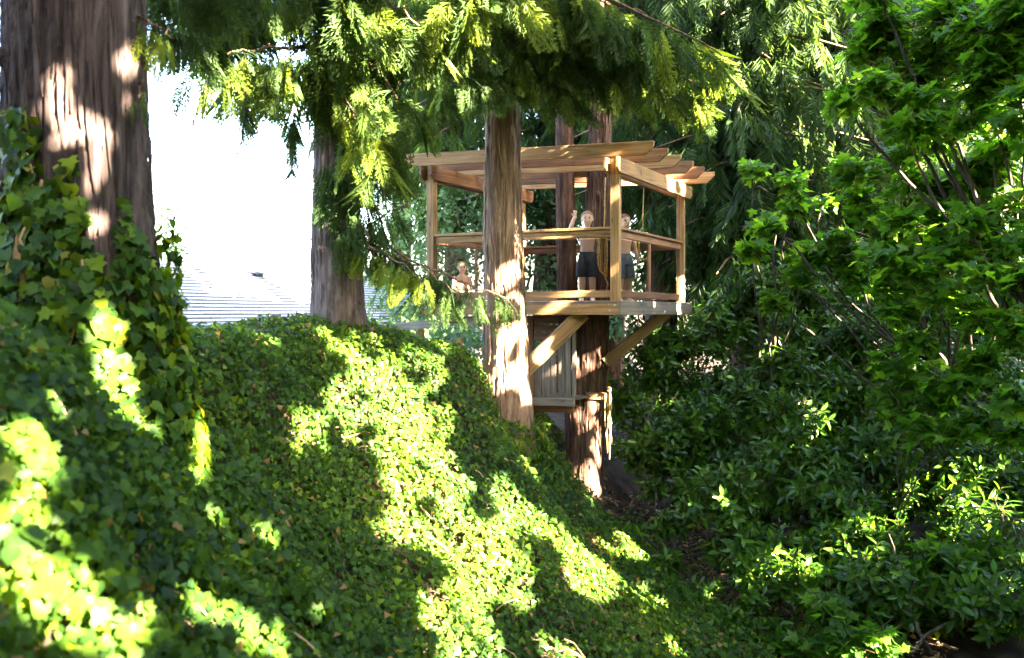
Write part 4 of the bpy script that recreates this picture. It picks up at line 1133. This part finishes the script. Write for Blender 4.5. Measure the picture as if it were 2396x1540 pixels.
for lab, a, c in (('bare dead branch lying across the lower right corner', (2180, 1530, 7.9), (2080, 1250, 8.3)), ('thin dead branch leaning in the dark lower right corner', (2130, 1530, 7.8), (2330, 1380, 8.4))):
    p, q = D(*a), D(*c)
    tag(link('dead_branch', tube_mesh('dead_branch', bez(p, q, .08, 10, .03), np.linspace(.022, .006, 10), 7, M_BARK2)), lab, 'branch', 'dead branches in the ravine')

tri = 0
for o in scene.objects:
    if o.type == 'MESH': tri += sum(len(p.vertices) - 2 for p in o.data.polygons) if len(o.data.polygons) < 2000 else len(o.data.loops) - 2 * len(o.data.polygons)
print('TRIANGLES', tri)
# ------------------------------------------------------------------ children on the platform
def ellip(c, r, n=16, m_=10, M=None):
    V, Fc = [], []
    for i in range(m_ + 1):
        p = math.pi * i / m_
        for j in range(n):
            q = 2 * math.pi * j / n
            V.append((r[0] * math.sin(p) * math.cos(q), r[1] * math.sin(p) * math.sin(q), r[2] * math.cos(p)))
    for i in range(m_):
        for j in range(n):
            k = (j + 1) % n
            Fc += [(i * n + j, (i + 1) * n + j, (i + 1) * n + k), (i * n + j, (i + 1) * n + k, i * n + k)]
    V = np.array(V)
    if M is not None: V = V @ np.array(M).T
    return V + np.array(c), np.array(Fc)

def loft(rings, n=18):
    """rings: centre, rx, ry (level ellipses)"""
    V, Fc = [], []
    for c, rx, ry in rings:
        for j in range(n):
            q = 2 * math.pi * j / n
            V.append((c[0] + rx * math.cos(q), c[1] + ry * math.sin(q), c[2]))
    for i in range(len(rings) - 1):
        for j in range(n):
            k = (j + 1) % n
            Fc += [(i * n + j, i * n + k, (i + 1) * n + k), (i * n + j, (i + 1) * n + k, (i + 1) * n + j)]
    for j in range(1, n - 1):
        Fc.append((0, j + 1, j)); o = (len(rings) - 1) * n; Fc.append((o, o + j, o + j + 1))
    return np.array(V, float), np.array(Fc)

def limb(pts, rad, n=12):
    """joint to joint with rounded ends"""
    pts = [np.asarray(p, float) for p in pts]; P, Rr = [], []
    for i in range(len(pts) - 1):
        for t in np.linspace(0, 1, 6, endpoint=False):
            P.append(pts[i] * (1 - t) + pts[i + 1] * t)
            bulge = 1 + .10 * math.sin(math.pi * min(1, t * 1.35))
            Rr.append((rad[i] * (1 - t) + rad[i + 1] * t) * bulge)
    P.append(pts[-1]); Rr.append(rad[-1])
    out = [tube_arrays(P, Rr, n)]
    for p, r in zip(pts, rad): out.append(ellip(p, (r, r, r), 10, 6))
    return out

def hand(w, d, pn, H, spread=.35, curl=.25):
    """palm and five fingers; w wrist, d pointing direction, pn palm normal"""
    d = nrm(np.asarray(d, float)); pn = nrm(np.asarray(pn, float) - d * np.dot(pn, d)); s = np.cross(d, pn)
    k = H / 1.25
    M = np.stack([s, pn, d], 1)
    out = [ellip(np.asarray(w) + d * .033 * k, (.027 * k, .013 * k, .038 * k), 12, 8, M)]
    for i, (L, a) in enumerate(((.040, -1), (.046, -.35), (.043, .3), (.034, .95))):
        b0 = np.asarray(w) + d * .052 * k + s * a * .019 * k
        fd = nrm(d + s * a * spread * .5)
        p1 = b0 + fd * L * .5 * k; p2 = p1 + nrm(fd + pn * curl) * L * .5 * k
        out += limb([b0, p1, p2], [.0068 * k, .0062 * k, .0052 * k], 8)
    t0 = np.asarray(w) + d * .018 * k - s * .020 * k
    t1 = t0 + nrm(-s * .9 + d * .6 + pn * .2) * .024 * k; t2 = t1 + nrm(-s * .4 + d + pn * .3) * .020 * k
    out += limb([t0, t1, t2], [.009 * k, .0075 * k, .006 * k], 8)
    return out

def remeshed(name, pieces, mat, parent, M, voxel, smooth=4):
    V, Fc, _ = join([(a, f, None) for a, f in pieces])
    me = np_mesh(name, V, Fc, mat, smooth=True)
    o = link(name, me, parent, M)
    r = o.modifiers.new('Remesh', 'REMESH'); r.mode = 'VOXEL'; r.voxel_size = voxel; r.use_smooth_shade = True
    s = o.modifiers.new('Smooth', 'SMOOTH'); s.factor = .5; s.iterations = smooth
    return o

def child(label, foot, yaw, H, raise_arm, cloth, hairm, seated=False):
    t_ = thing('person', label, 'person', foot)
    M = Matrix.Translation(Vector(foot)) @ Matrix.Rotation(yaw, 4, 'Z')
    B = []
    zo = 0.0 if not seated else -.43 * H             # a seated child folds its legs on the boards
    def Z(f): return f * H + zo
    B.append(loft([((0, 0, Z(.45)), .070 * H, .050 * H), ((0, 0, Z(.49)), .080 * H, .056 * H), ((0, -.002, Z(.54)), .077 * H, .052 * H), ((0, -.004, Z(.60)), .071 * H, .048 * H),
                   ((0, -.004, Z(.67)), .082 * H, .052 * H), ((0, 0, Z(.735)), .094 * H, .054 * H), ((0, .002, Z(.785)), .090 * H, .046 * H), ((0, .004, Z(.815)), .055 * H, .036 * H), ((0, .006, Z(.83)), .032 * H, .030 * H)]))
    B += limb([(0, .006, Z(.80)), (0, -.004, Z(.87))], [.031 * H, .029 * H])
    hc = np.array([0, -.012 * H, Z(.918)])
    B.append(ellip(hc + [0, .008 * H, .012 * H], (.062 * H, .074 * H, .070 * H), 20, 14))
    B.append(ellip(hc + [0, -.014 * H, -.034 * H], (.047 * H, .053 * H, .050 * H), 18, 12))
    B.append(ellip(hc + [0, -.070 * H, -.018 * H], (.009 * H, .012 * H, .012 * H), 10, 6))
    B += limb([hc + [0, -.062 * H, .008 * H], hc + [0, -.072 * H, -.015 * H]], [.007 * H, .008 * H], 8)
    for s in (-1, 1):
        B.append(ellip(hc + [s * .064 * H, .006 * H, -.006 * H], (.007 * H, .014 * H, .021 * H), 10, 8))
        B.append(ellip(hc + [s * .026 * H, -.055 * H, -.026 * H], (.017 * H, .014 * H, .016 * H), 10, 8))
    for s in (-1, 1):
        if seated:
            hip = (s * .05 * H, 0, Z(.48)); kn = (s * .17 * H, -.18 * H, .06 * H); an = (-s * .03 * H, -.20 * H, .035 * H)
            B += limb([hip, kn, an], [.062 * H, .042 * H, .027 * H]); B += limb([an, (-s * .09 * H, -.24 * H, .03 * H)], [.026 * H, .018 * H])
        else:
            hip = (s * .046 * H, 0, Z(.48)); kn = (s * .056 * H, -.012 * H, Z(.275)); an = (s * .060 * H, .008 * H, Z(.045))
            B += limb([hip, kn, an], [.047 * H, .039 * H, .025 * H], 14)
            B.append(ellip((s * .058 * H, .022 * H, Z(.19)), (.030 * H, .034 * H, .06 * H), 12, 8))
            B += limb([(s * .060 * H, .02 * H, Z(.024)), (s * .066 * H, -.045 * H, Z(.020)), (s * .070 * H, -.088 * H, Z(.014))], [.025 * H, .021 * H, .014 * H], 10)
            for j in range(5):
                q = np.array([s * (.058 + .006 * j) * H, -.090 * H + .004 * H * j, Z(.012)])
                B += limb([q, q + [0, -.017 * H, 0]], [.0075 * H, .006 * H], 8)
    for s in (-1, 1):
        sh = np.array([s * .100 * H, .004 * H, Z(.772)])
        if raise_arm and s == -1:
            el = sh + np.array([-.085 * H, -.03 * H, .035 * H]); wr = el + np.array([.045 * H, -.035 * H, .125 * H])
            B += limb([sh, el, wr], [.034 * H, .025 * H, .019 * H])
            B += hand(wr, (.15, -.05, 1), (.1, -1, 0), H, .55, .1)
        elif seated:
            el = sh + np.array([s * .03 * H, -.03 * H, -.14 * H]); wr = el + np.array([-s * .05 * H, -.10 * H, -.06 * H])
            B += limb([sh, el, wr], [.032 * H, .024 * H, .018 * H]); B += hand(wr, (-s * .4, -1, -.4), (0, .3, -1), H, .2, .4)
        else:
            el = sh + np.array([s * .042 * H, .012 * H, -.152 * H]); wr = el + np.array([s * .016 * H, -.030 * H, -.128 * H])
            B += limb([sh, el, wr], [.034 * H, .025 * H, .018 * H])
            B += hand(wr, (0, -.12, -1), (-s, .1, 0), H, .2, .3)
    remeshed('body', B, M_SKIN, t_, M, .0058)
    # clothing
    if not seated:
        Sx = [loft([((0, 0, Z(.425)), .098 * H, .068 * H), ((0, 0, Z(.47)), .102 * H, .070 * H), ((0, 0, Z(.52)), .093 * H, .065 * H), ((0, 0, Z(.545)), .083 * H, .059 * H)])]
        for s in (-1, 1):
            Sx.append(loft([((s * .064 * H, -.008 * H, Z(.275)), .066 * H, .060 * H), ((s * .060 * H, -.006 * H, Z(.35)), .066 * H, .063 * H), ((s * .052 * H, 0, Z(.43)), .062 * H, .066 * H), ((s * .046 * H, 0, Z(.49)), .052 * H, .062 * H)]))
        so = remeshed('shorts', Sx, cloth, t_, M, .008, 2)
        V, Fc = loft([((0, 0, Z(.537)), .0865 * H, .0622 * H), ((0, 0, Z(.552)), .0855 * H, .0612 * H)], 24)
        wb = np_mesh('waistband', V, Fc, cloth, smooth=False)
        link('waistband', wb, so, M)
    else:
        Sx = [loft([((0, 0, Z(.44)), .088 * H, .066 * H), ((0, 0, Z(.49)), .092 * H, .066 * H), ((0, 0, Z(.535)), .084 * H, .059 * H)])]
        for s in (-1, 1):
            Sx += limb([(s * .05 * H, 0, Z(.48)), (s * .14 * H, -.15 * H, .085 * H)], [.070 * H, .056 * H])
        remeshed('shorts', Sx, cloth, t_, M, .008, 2)
    # close-cropped hair as a shell over the skull
    V, Fc = ellip(hc + [0, .011 * H, .017 * H], (.0672 * H, .0785 * H, .0745 * H), 30, 22)
    cen = V[Fc].mean(1)
    line = hc[2] + .010 * H - (cen[:, 1] - hc[1]) * .74
    Fc = Fc[cen[:, 2] > np.maximum(line, hc[2] - .045 * H)]
    V = V + np.random.default_rng(3).normal(0, .0011, V.shape)
    ho = link('hair', np_mesh('hair', V, Fc, hairm, smooth=True), t_, M)
    for s in (-1, 1):
        V, Fc = ellip(hc + [s * .024 * H, -.062 * H, .004 * H], (.0098 * H, .0065 * H, .0065 * H), 10, 6)
        link('eye', np_mesh('eye', V, Fc, M_EYE, smooth=True), t_, M)
        V, Fc = tube_arrays([hc + [s * .014 * H, -.0655 * H, .019 * H], hc + [s * .026 * H, -.064 * H, .022 * H], hc + [s * .037 * H, -.058 * H, .018 * H]], [.002 * H, .0026 * H, .0018 * H], 6)
        link('eyebrow', np_mesh('eyebrow', V, Fc, hairm), t_, M)
    V, Fc = tube_arrays([hc + [-.018 * H, -.061 * H, -.041 * H], hc + [0, -.066 * H, -.043 * H], hc + [.018 * H, -.061 * H, -.041 * H]], [.003 * H, .0045 * H, .003 * H], 8)
    link('mouth', np_mesh('mouth', V, Fc, M_LIP, smooth=True), t_, M)
    return t_

p1 = D(1374, 698, 11.2); p1[2] = ZD
child('bare-chested child in navy shorts waving one raised hand behind the front rail', p1, math.radians(-4), 1.265, True, M_NAVY, M_HAIR)
p3 = D(1461, 690, 11.75); p3[2] = ZD
child('bare-chested child in grey-blue shorts half hidden by the right corner post', p3, math.radians(18), 1.29, False, M_GREYC, M_HAIR2)
p2 = D(1081, 690, 11.9); p2[2] = ZD
child('small fair-haired child sitting low on the platform behind the left railing', p2, math.radians(12), 1.06, False, M_WOODCLOTH, M_HAIR, True)

# ------------------------------------------------------------------ ropes and small things
def rope(o_name, pts, r, parent, mat): return link(o_name, tube_mesh(o_name, pts, r, 7, mat), parent)
c = D(1413, 590, 11.0)
rb = thing('rope_coil', 'coiled tan rope hanging beside the waving child', 'rope', c)
ztop = 1.85
rope('hanging_strand', [(c[0] + .02, c[1], ztop), (c[0] + .01, c[1], c[2] + .5), (c[0], c[1], c[2] + .28)], .009, rb, M_ROPE)
for k in range(7):
    a = k * .9; w = .055 + .012 * math.sin(k * 2.1); P = []
    for j in range(25):
        q = 2 * math.pi * j / 24
        P.append((c[0] + w * math.sin(q) * math.cos(a * .3) + .012 * (k - 3), c[1] + .035 * math.sin(q + k) , c[2] + .27 * math.cos(q) - .012 * k))
    rope('loop', P, .011, rb, M_ROPE)
rope('wrap', [(c[0] + .075 * math.cos(j * .6), c[1] + .055 * math.sin(j * .6), c[2] + .17 + .004 * j) for j in range(34)], .011, rb, M_ROPE)
rope('tail', [(c[0], c[1] - .02, c[2] - .24), (c[0] + .02, c[1] - .03, c[2] - .36), (c[0] + .05, c[1] - .03, c[2] - .44), (c[0] + .03, c[1] - .03, c[2] - .52)], .011, rb, M_ROPE)

c = D(1507, 590, 11.6)
sw = thing('swing_handle', 'yellow looped handle hanging behind the right railing panel', 'handle', c)
rope('loop', [(c[0] - .07, c[1], c[2] + .28), (c[0] - .075, c[1], c[2] + .05), (c[0] - .05, c[1], c[2] - .08), (c[0], c[1], c[2] - .12), (c[0] + .05, c[1], c[2] - .08), (c[0] + .07, c[1], c[2] + .05), (c[0] + .05, c[1], c[2] + .28)], .011, sw, M_YELLOW)
rope('grip', [(c[0] - .055, c[1] - .005, c[2] - .085), (c[0], c[1] - .005, c[2] - .128), (c[0] + .055, c[1] - .005, c[2] - .085)], .021, sw, M_YELLOW)
rope('hanging_strand', [(c[0], c[1], 1.85), (c[0] - .02, c[1], c[2] + .5), (c[0] - .01, c[1], c[2] + .27)], .008, sw, M_ROPE)
rope('cross_piece', [(c[0] - .075, c[1], c[2] + .275), (c[0] + .055, c[1], c[2] + .275)], .012, sw, M_YELLOW)

st = thing('step_board', 'short board nailed across the twin trunk above the ropes', 'board', D(1396, 926, 11.72))
beam('board', D(1372, 926, 11.74), D(1423, 927, 11.74), .03, .11, st, M_WOODR)
for dx in (1380, 1414):
    p = D(dx, 924, 11.72); V, Fc = tube_arrays([p, p + [0, -.008, 0]], [.009, .007], 8); link('nail', np_mesh('nail', V, Fc, M_METAL), st)
rp = thing('hanging_ropes', 'pale ropes dangling down the right side of the twin trunk', 'rope', D(1424, 1000, 11.7))
for k, (x0, x1, y1, Y) in enumerate(((1422, 1418, 1030, 11.72), (1426, 1428, 1075, 11.70), (1424, 1424, 1060, 11.66), (1427, 1432, 1040, 11.74), (1420, 1414, 1000, 11.68))):
    a, e = D(x0, 905 + 4 * k, Y), D(x1, y1, Y)
    P = bez(a, e, 0, 9, .006); P[:, 0] += .018 * np.sin(np.linspace(0, 3.1, 9) + k)
    rope('strand', P, .008, rp, M_PALEROPE if k % 2 else M_ROPE)
P = D(1424, 908, 11.64); rope('knot', [P + [-.03, 0, .02], P + [.02, -.02, .0], P + [.03, 0, -.03], P + [-.02, -.01, -.04]], .016, rp, M_ROPE)

# ------------------------------------------------------------------ unseen trees added on the sunny side, leaf gaps cut to throw sun patches
E2 = np.array([.6, .8, 0]); W2 = np.array([-SH[0] * se, -SH[1] * se, ce])
gaps = []
def gap(p, r, stretch=1.0): r *= 1.15; gaps.append((float(p @ E2), float(p @ W2), r, r * stretch))
def ggap(dx, dy, rp_, stretch=1.0):
    if dx > 640: rp_ *= 1.5
    p = hit(dx, dy); gap(p, rp_ * .427 / F * p[1], stretch)
def dgap(dx, dy, Y, rp_, stretch=1.0): gap(D(dx, dy, Y), rp_ * .427 / F * Y, stretch)
for a in ((930, 900, 44), (985, 860, 32), (850, 945, 46), (780, 980, 40), (705, 1000, 30), (900, 990, 40), (960, 960, 60), (960, 1050, 58), (1000, 1130, 66), (1060, 1200, 66), (1110, 1260, 66), (1130, 1330, 60), (1030, 1270, 40), (1060, 1300, 36),
          (1020, 1420, 40), (1050, 1480, 55), (1060, 1540, 60), (930, 1240, 26), (1160, 1140, 16), (1200, 1190, 20), (1250, 1240, 24), (1310, 1290, 34), (1370, 1340, 36), (1440, 1390, 26), (1350, 1380, 20), (1460, 1290, 22), (1500, 1400, 18),
          (40, 1080, 50), (30, 1250, 60), (50, 1400, 60), (130, 1480, 34), (300, 1460, 34), (430, 1430, 36), (520, 1480, 44), (620, 1530, 36), (230, 1540, 40), (420, 1060, 34), (440, 1120, 24), (480, 1210, 18), (1220, 1110, 14), (1300, 1530, 26), (1230, 1460, 16)):
    ggap(*a)
for a in ((300, 900, 4.4, 44), (290, 820, 4.4, 28), (360, 1000, 4.6, 24), (60, 980, 3.6, 36), (230, 690, 4.5, 10), (270, 760, 4.5, 20),
          (155, 182, 4.58, 16), (185, 178, 4.58, 8), (225, 300, 4.6, 18), (150, 305, 4.58, 4), (190, 345, 4.6, 4), (240, 400, 4.6, 6), (260, 490, 4.6, 8),
          (1195, 745, 9.95, 34), (1210, 790, 9.95, 26), (1180, 690, 9.95, 20), (1200, 885, 9.95, 26), (1190, 640, 9.97, 20), (1165, 830, 9.95, 16), (1215, 720, 9.97, 20),
          (1395, 830, 11.75, 24), (1355, 850, 11.85, 20), (1335, 850, 11.5, 16), (1380, 960, 11.75, 24), (1400, 1010, 11.75, 24), (1375, 1070, 11.75, 18), (1395, 1110, 11.75, 26), (1400, 1140, 11.75, 18),
          (1590, 722, 12.0, 18), (1560, 720, 11.8, 10), (1525, 715, 11.4, 8), (1600, 660, 12.55, 14), (1600, 690, 12.55, 14), (1600, 400, 12.2, 8), (1585, 440, 12.4, 7), (1580, 620, 12.3, 10),
          (1290, 350, 10.6, 24), (1330, 345, 10.5, 14), (1250, 360, 10.7, 14), (1270, 720, 10.8, 12), (1310, 710, 10.7, 12), (1270, 820, 10.45, 20), (1480, 790, 11.7, 18), (1320, 540, 10.65, 10),
          (520, 200, 7.8, 60), (600, 190, 8.0, 70), (550, 160, 7.8, 50), (470, 230, 7.6, 40), (560, 260, 7.8, 40), (660, 210, 8.4, 40), (680, 170, 8.6, 26), (500, 260, 7.7, 24), (770, 220, 8.6, 30), (790, 290, 8.4, 30), (830, 350, 8.2, 34), (860, 420, 8.1, 26), (870, 480, 8.1, 18), (850, 120, 8.5, 20),
          (320, 110, 4.8, 26), (325, 220, 4.8, 12), (1060, 70, 8.3, 30), (1060, 150, 8.3, 28), (1150, 120, 8.6, 18), (1170, 180, 8.8, 16), (1030, 30, 8.3, 24), (1690, 190, 8.6, 34), (1720, 230, 8.6, 24), (1630, 180, 8.7, 18), (1560, 190, 9.0, 14), (1340, 170, 9.3, 12),
          (900, 690, 7.9, 30), (950, 720, 7.8, 34), (900, 740, 7.9, 24), (1025, 680, 8.2, 20), (980, 690, 8, 18),
          (2080, 1160, 9.9, 34), (2170, 1180, 9.6, 26), (2200, 1210, 9.4, 22), (1790, 1330, 9.4, 34), (1820, 1290, 9.8, 26), (1740, 1380, 9.2, 20), (2380, 790, 9.5, 26), (2350, 1210, 8.6, 22), (2330, 1370, 8.4, 24), (2370, 1330, 8.2, 18),
          (2120, 900, 9.2, 14), (2090, 1250, 9.6, 26), (2170, 1280, 9.0, 14), (1800, 1060, 10.7, 14), (1560, 750, 12.4, 18), (1600, 910, 12.2, 12), (1990, 1540, 7.8, 24), (2220, 1500, 8.3, 20), (1640, 690, 12.8, 14), (2260, 470, 8.6, 18), (1940, 605, 10.6, 14),
          (1570, 1100, 11.8, 10), (1000, 560, 19, 70), (1070, 690, 18, 60), (960, 800, 15.5, 60), (1200, 560, 18, 50), (1260, 740, 17.5, 50), (2150, 850, 9.2, 12)):
    dgap(*a)
for k in range(70):                                # stray holes anywhere in the leaves
    gaps.append((rng.uniform(0, 15), rng.uniform(-4, 9), rng.uniform(.03, .09), rng.uniform(.03, .12)))
gaps = np.array(gaps)
N = 52000
lat = rng.uniform(-.5, 18.5, N); dep = rng.uniform(3.2, 6.4, N); hh = rng.uniform(-4.6, 8.2, N)
P = np.outer(lat, E2) + np.outer(dep, [SH[0], SH[1], 0]) ; P[:, 2] = hh + dep * se / ce * 1.0
# height measured across the rays so that the wall of leaves covers the whole view
P[:, 2] = (hh + dep * se) / ce
P = P[P[:, 2] > ground(P[:, 0], P[:, 1]) + .1]
a, b_ = P @ E2, P @ W2
opn = np.zeros(len(P), bool)
for g in gaps:
    opn |= ((a - g[0]) / (g[2] + .11)) ** 2 + ((b_ - g[1]) / (g[3] + .11)) ** 2 < 1
# openings left so sun reaches the house roof and the maples in view
clump = np.sin(a * 3.1 + 1.7 * np.sin(b_ * 2.3)) * np.sin(b_ * 3.7 + 1.1 * a)
opn |= (a > 8.2) & (a < 13.2) & (b_ > 6.4)
opn |= (a > 8.8) & (b_ > 2.3) & (b_ < 3.3) & (clump > .72) & (a > 9.3)
P = P[~opn | (rng.random(len(P)) < .03)]
print('shade leaves', len(P))
lat = P @ E2
GT = [(0, 3.3, 'maple_tree', 'unseen maple added sunward of the drone, leaf gaps cut for the sun patches, first in the row'), (3.3, 6.2, 'maple_tree', 'unseen maple added on the near right bank, leaf gaps cut for the sun patches, second in the row'), (6.2, 9.2, 'maple_tree', 'unseen maple added on the right bank, leaf gaps cut for the sun patches, third in the row'),
      (9.2, 12.2, 'maple_tree', 'unseen maple added on the right bank, leaf gaps cut for the sun patches, fourth in the row'), (12.2, 19, 'maple_tree', 'unseen maple added on the right bank, leaf gaps cut for the sun patches, last in the row')]
for lo, hi, nm, lab in GT:
    s = (lat >= lo if lo > 0 else lat > -9) & (lat < hi)
    q = P[s]; m_ = len(q)
    mid = E2 * (lo + hi) / 2 + np.array([SH[0], SH[1], 0]) * 5.0
    z0 = gz(mid[0], mid[1]) - .2
    t_ = thing(nm, lab, 'tree', (mid[0], mid[1], z0), 'unseen maples added to dapple the sunlight')
    tx, ty = mid[0] + SH[0] * 1.6, mid[1] + SH[1] * 1.6
    link('trunk', trunk_mesh([(tx, ty, z0, .09), (tx, ty, z0 + 3, .07), (tx, ty, z0 + 9, .03)], 24, .2, .05, seed=int(hi * 10), mat=M_BARK2), t_)
    R = frames(rng.normal(0, 1, (m_, 3)) + [0, 0, -.3], S * .9 + rng.normal(0, .45, (m_, 3)))
    V, Fc, ti = instance(T_SHADE, R, q, rng.uniform(.22, .36, m_), np.clip(rng.normal(.45, .25, m_), 0, 1))
    link('crown', np_mesh('crown', V, Fc, M_MAPLE, ti), t_, kind='stuff')
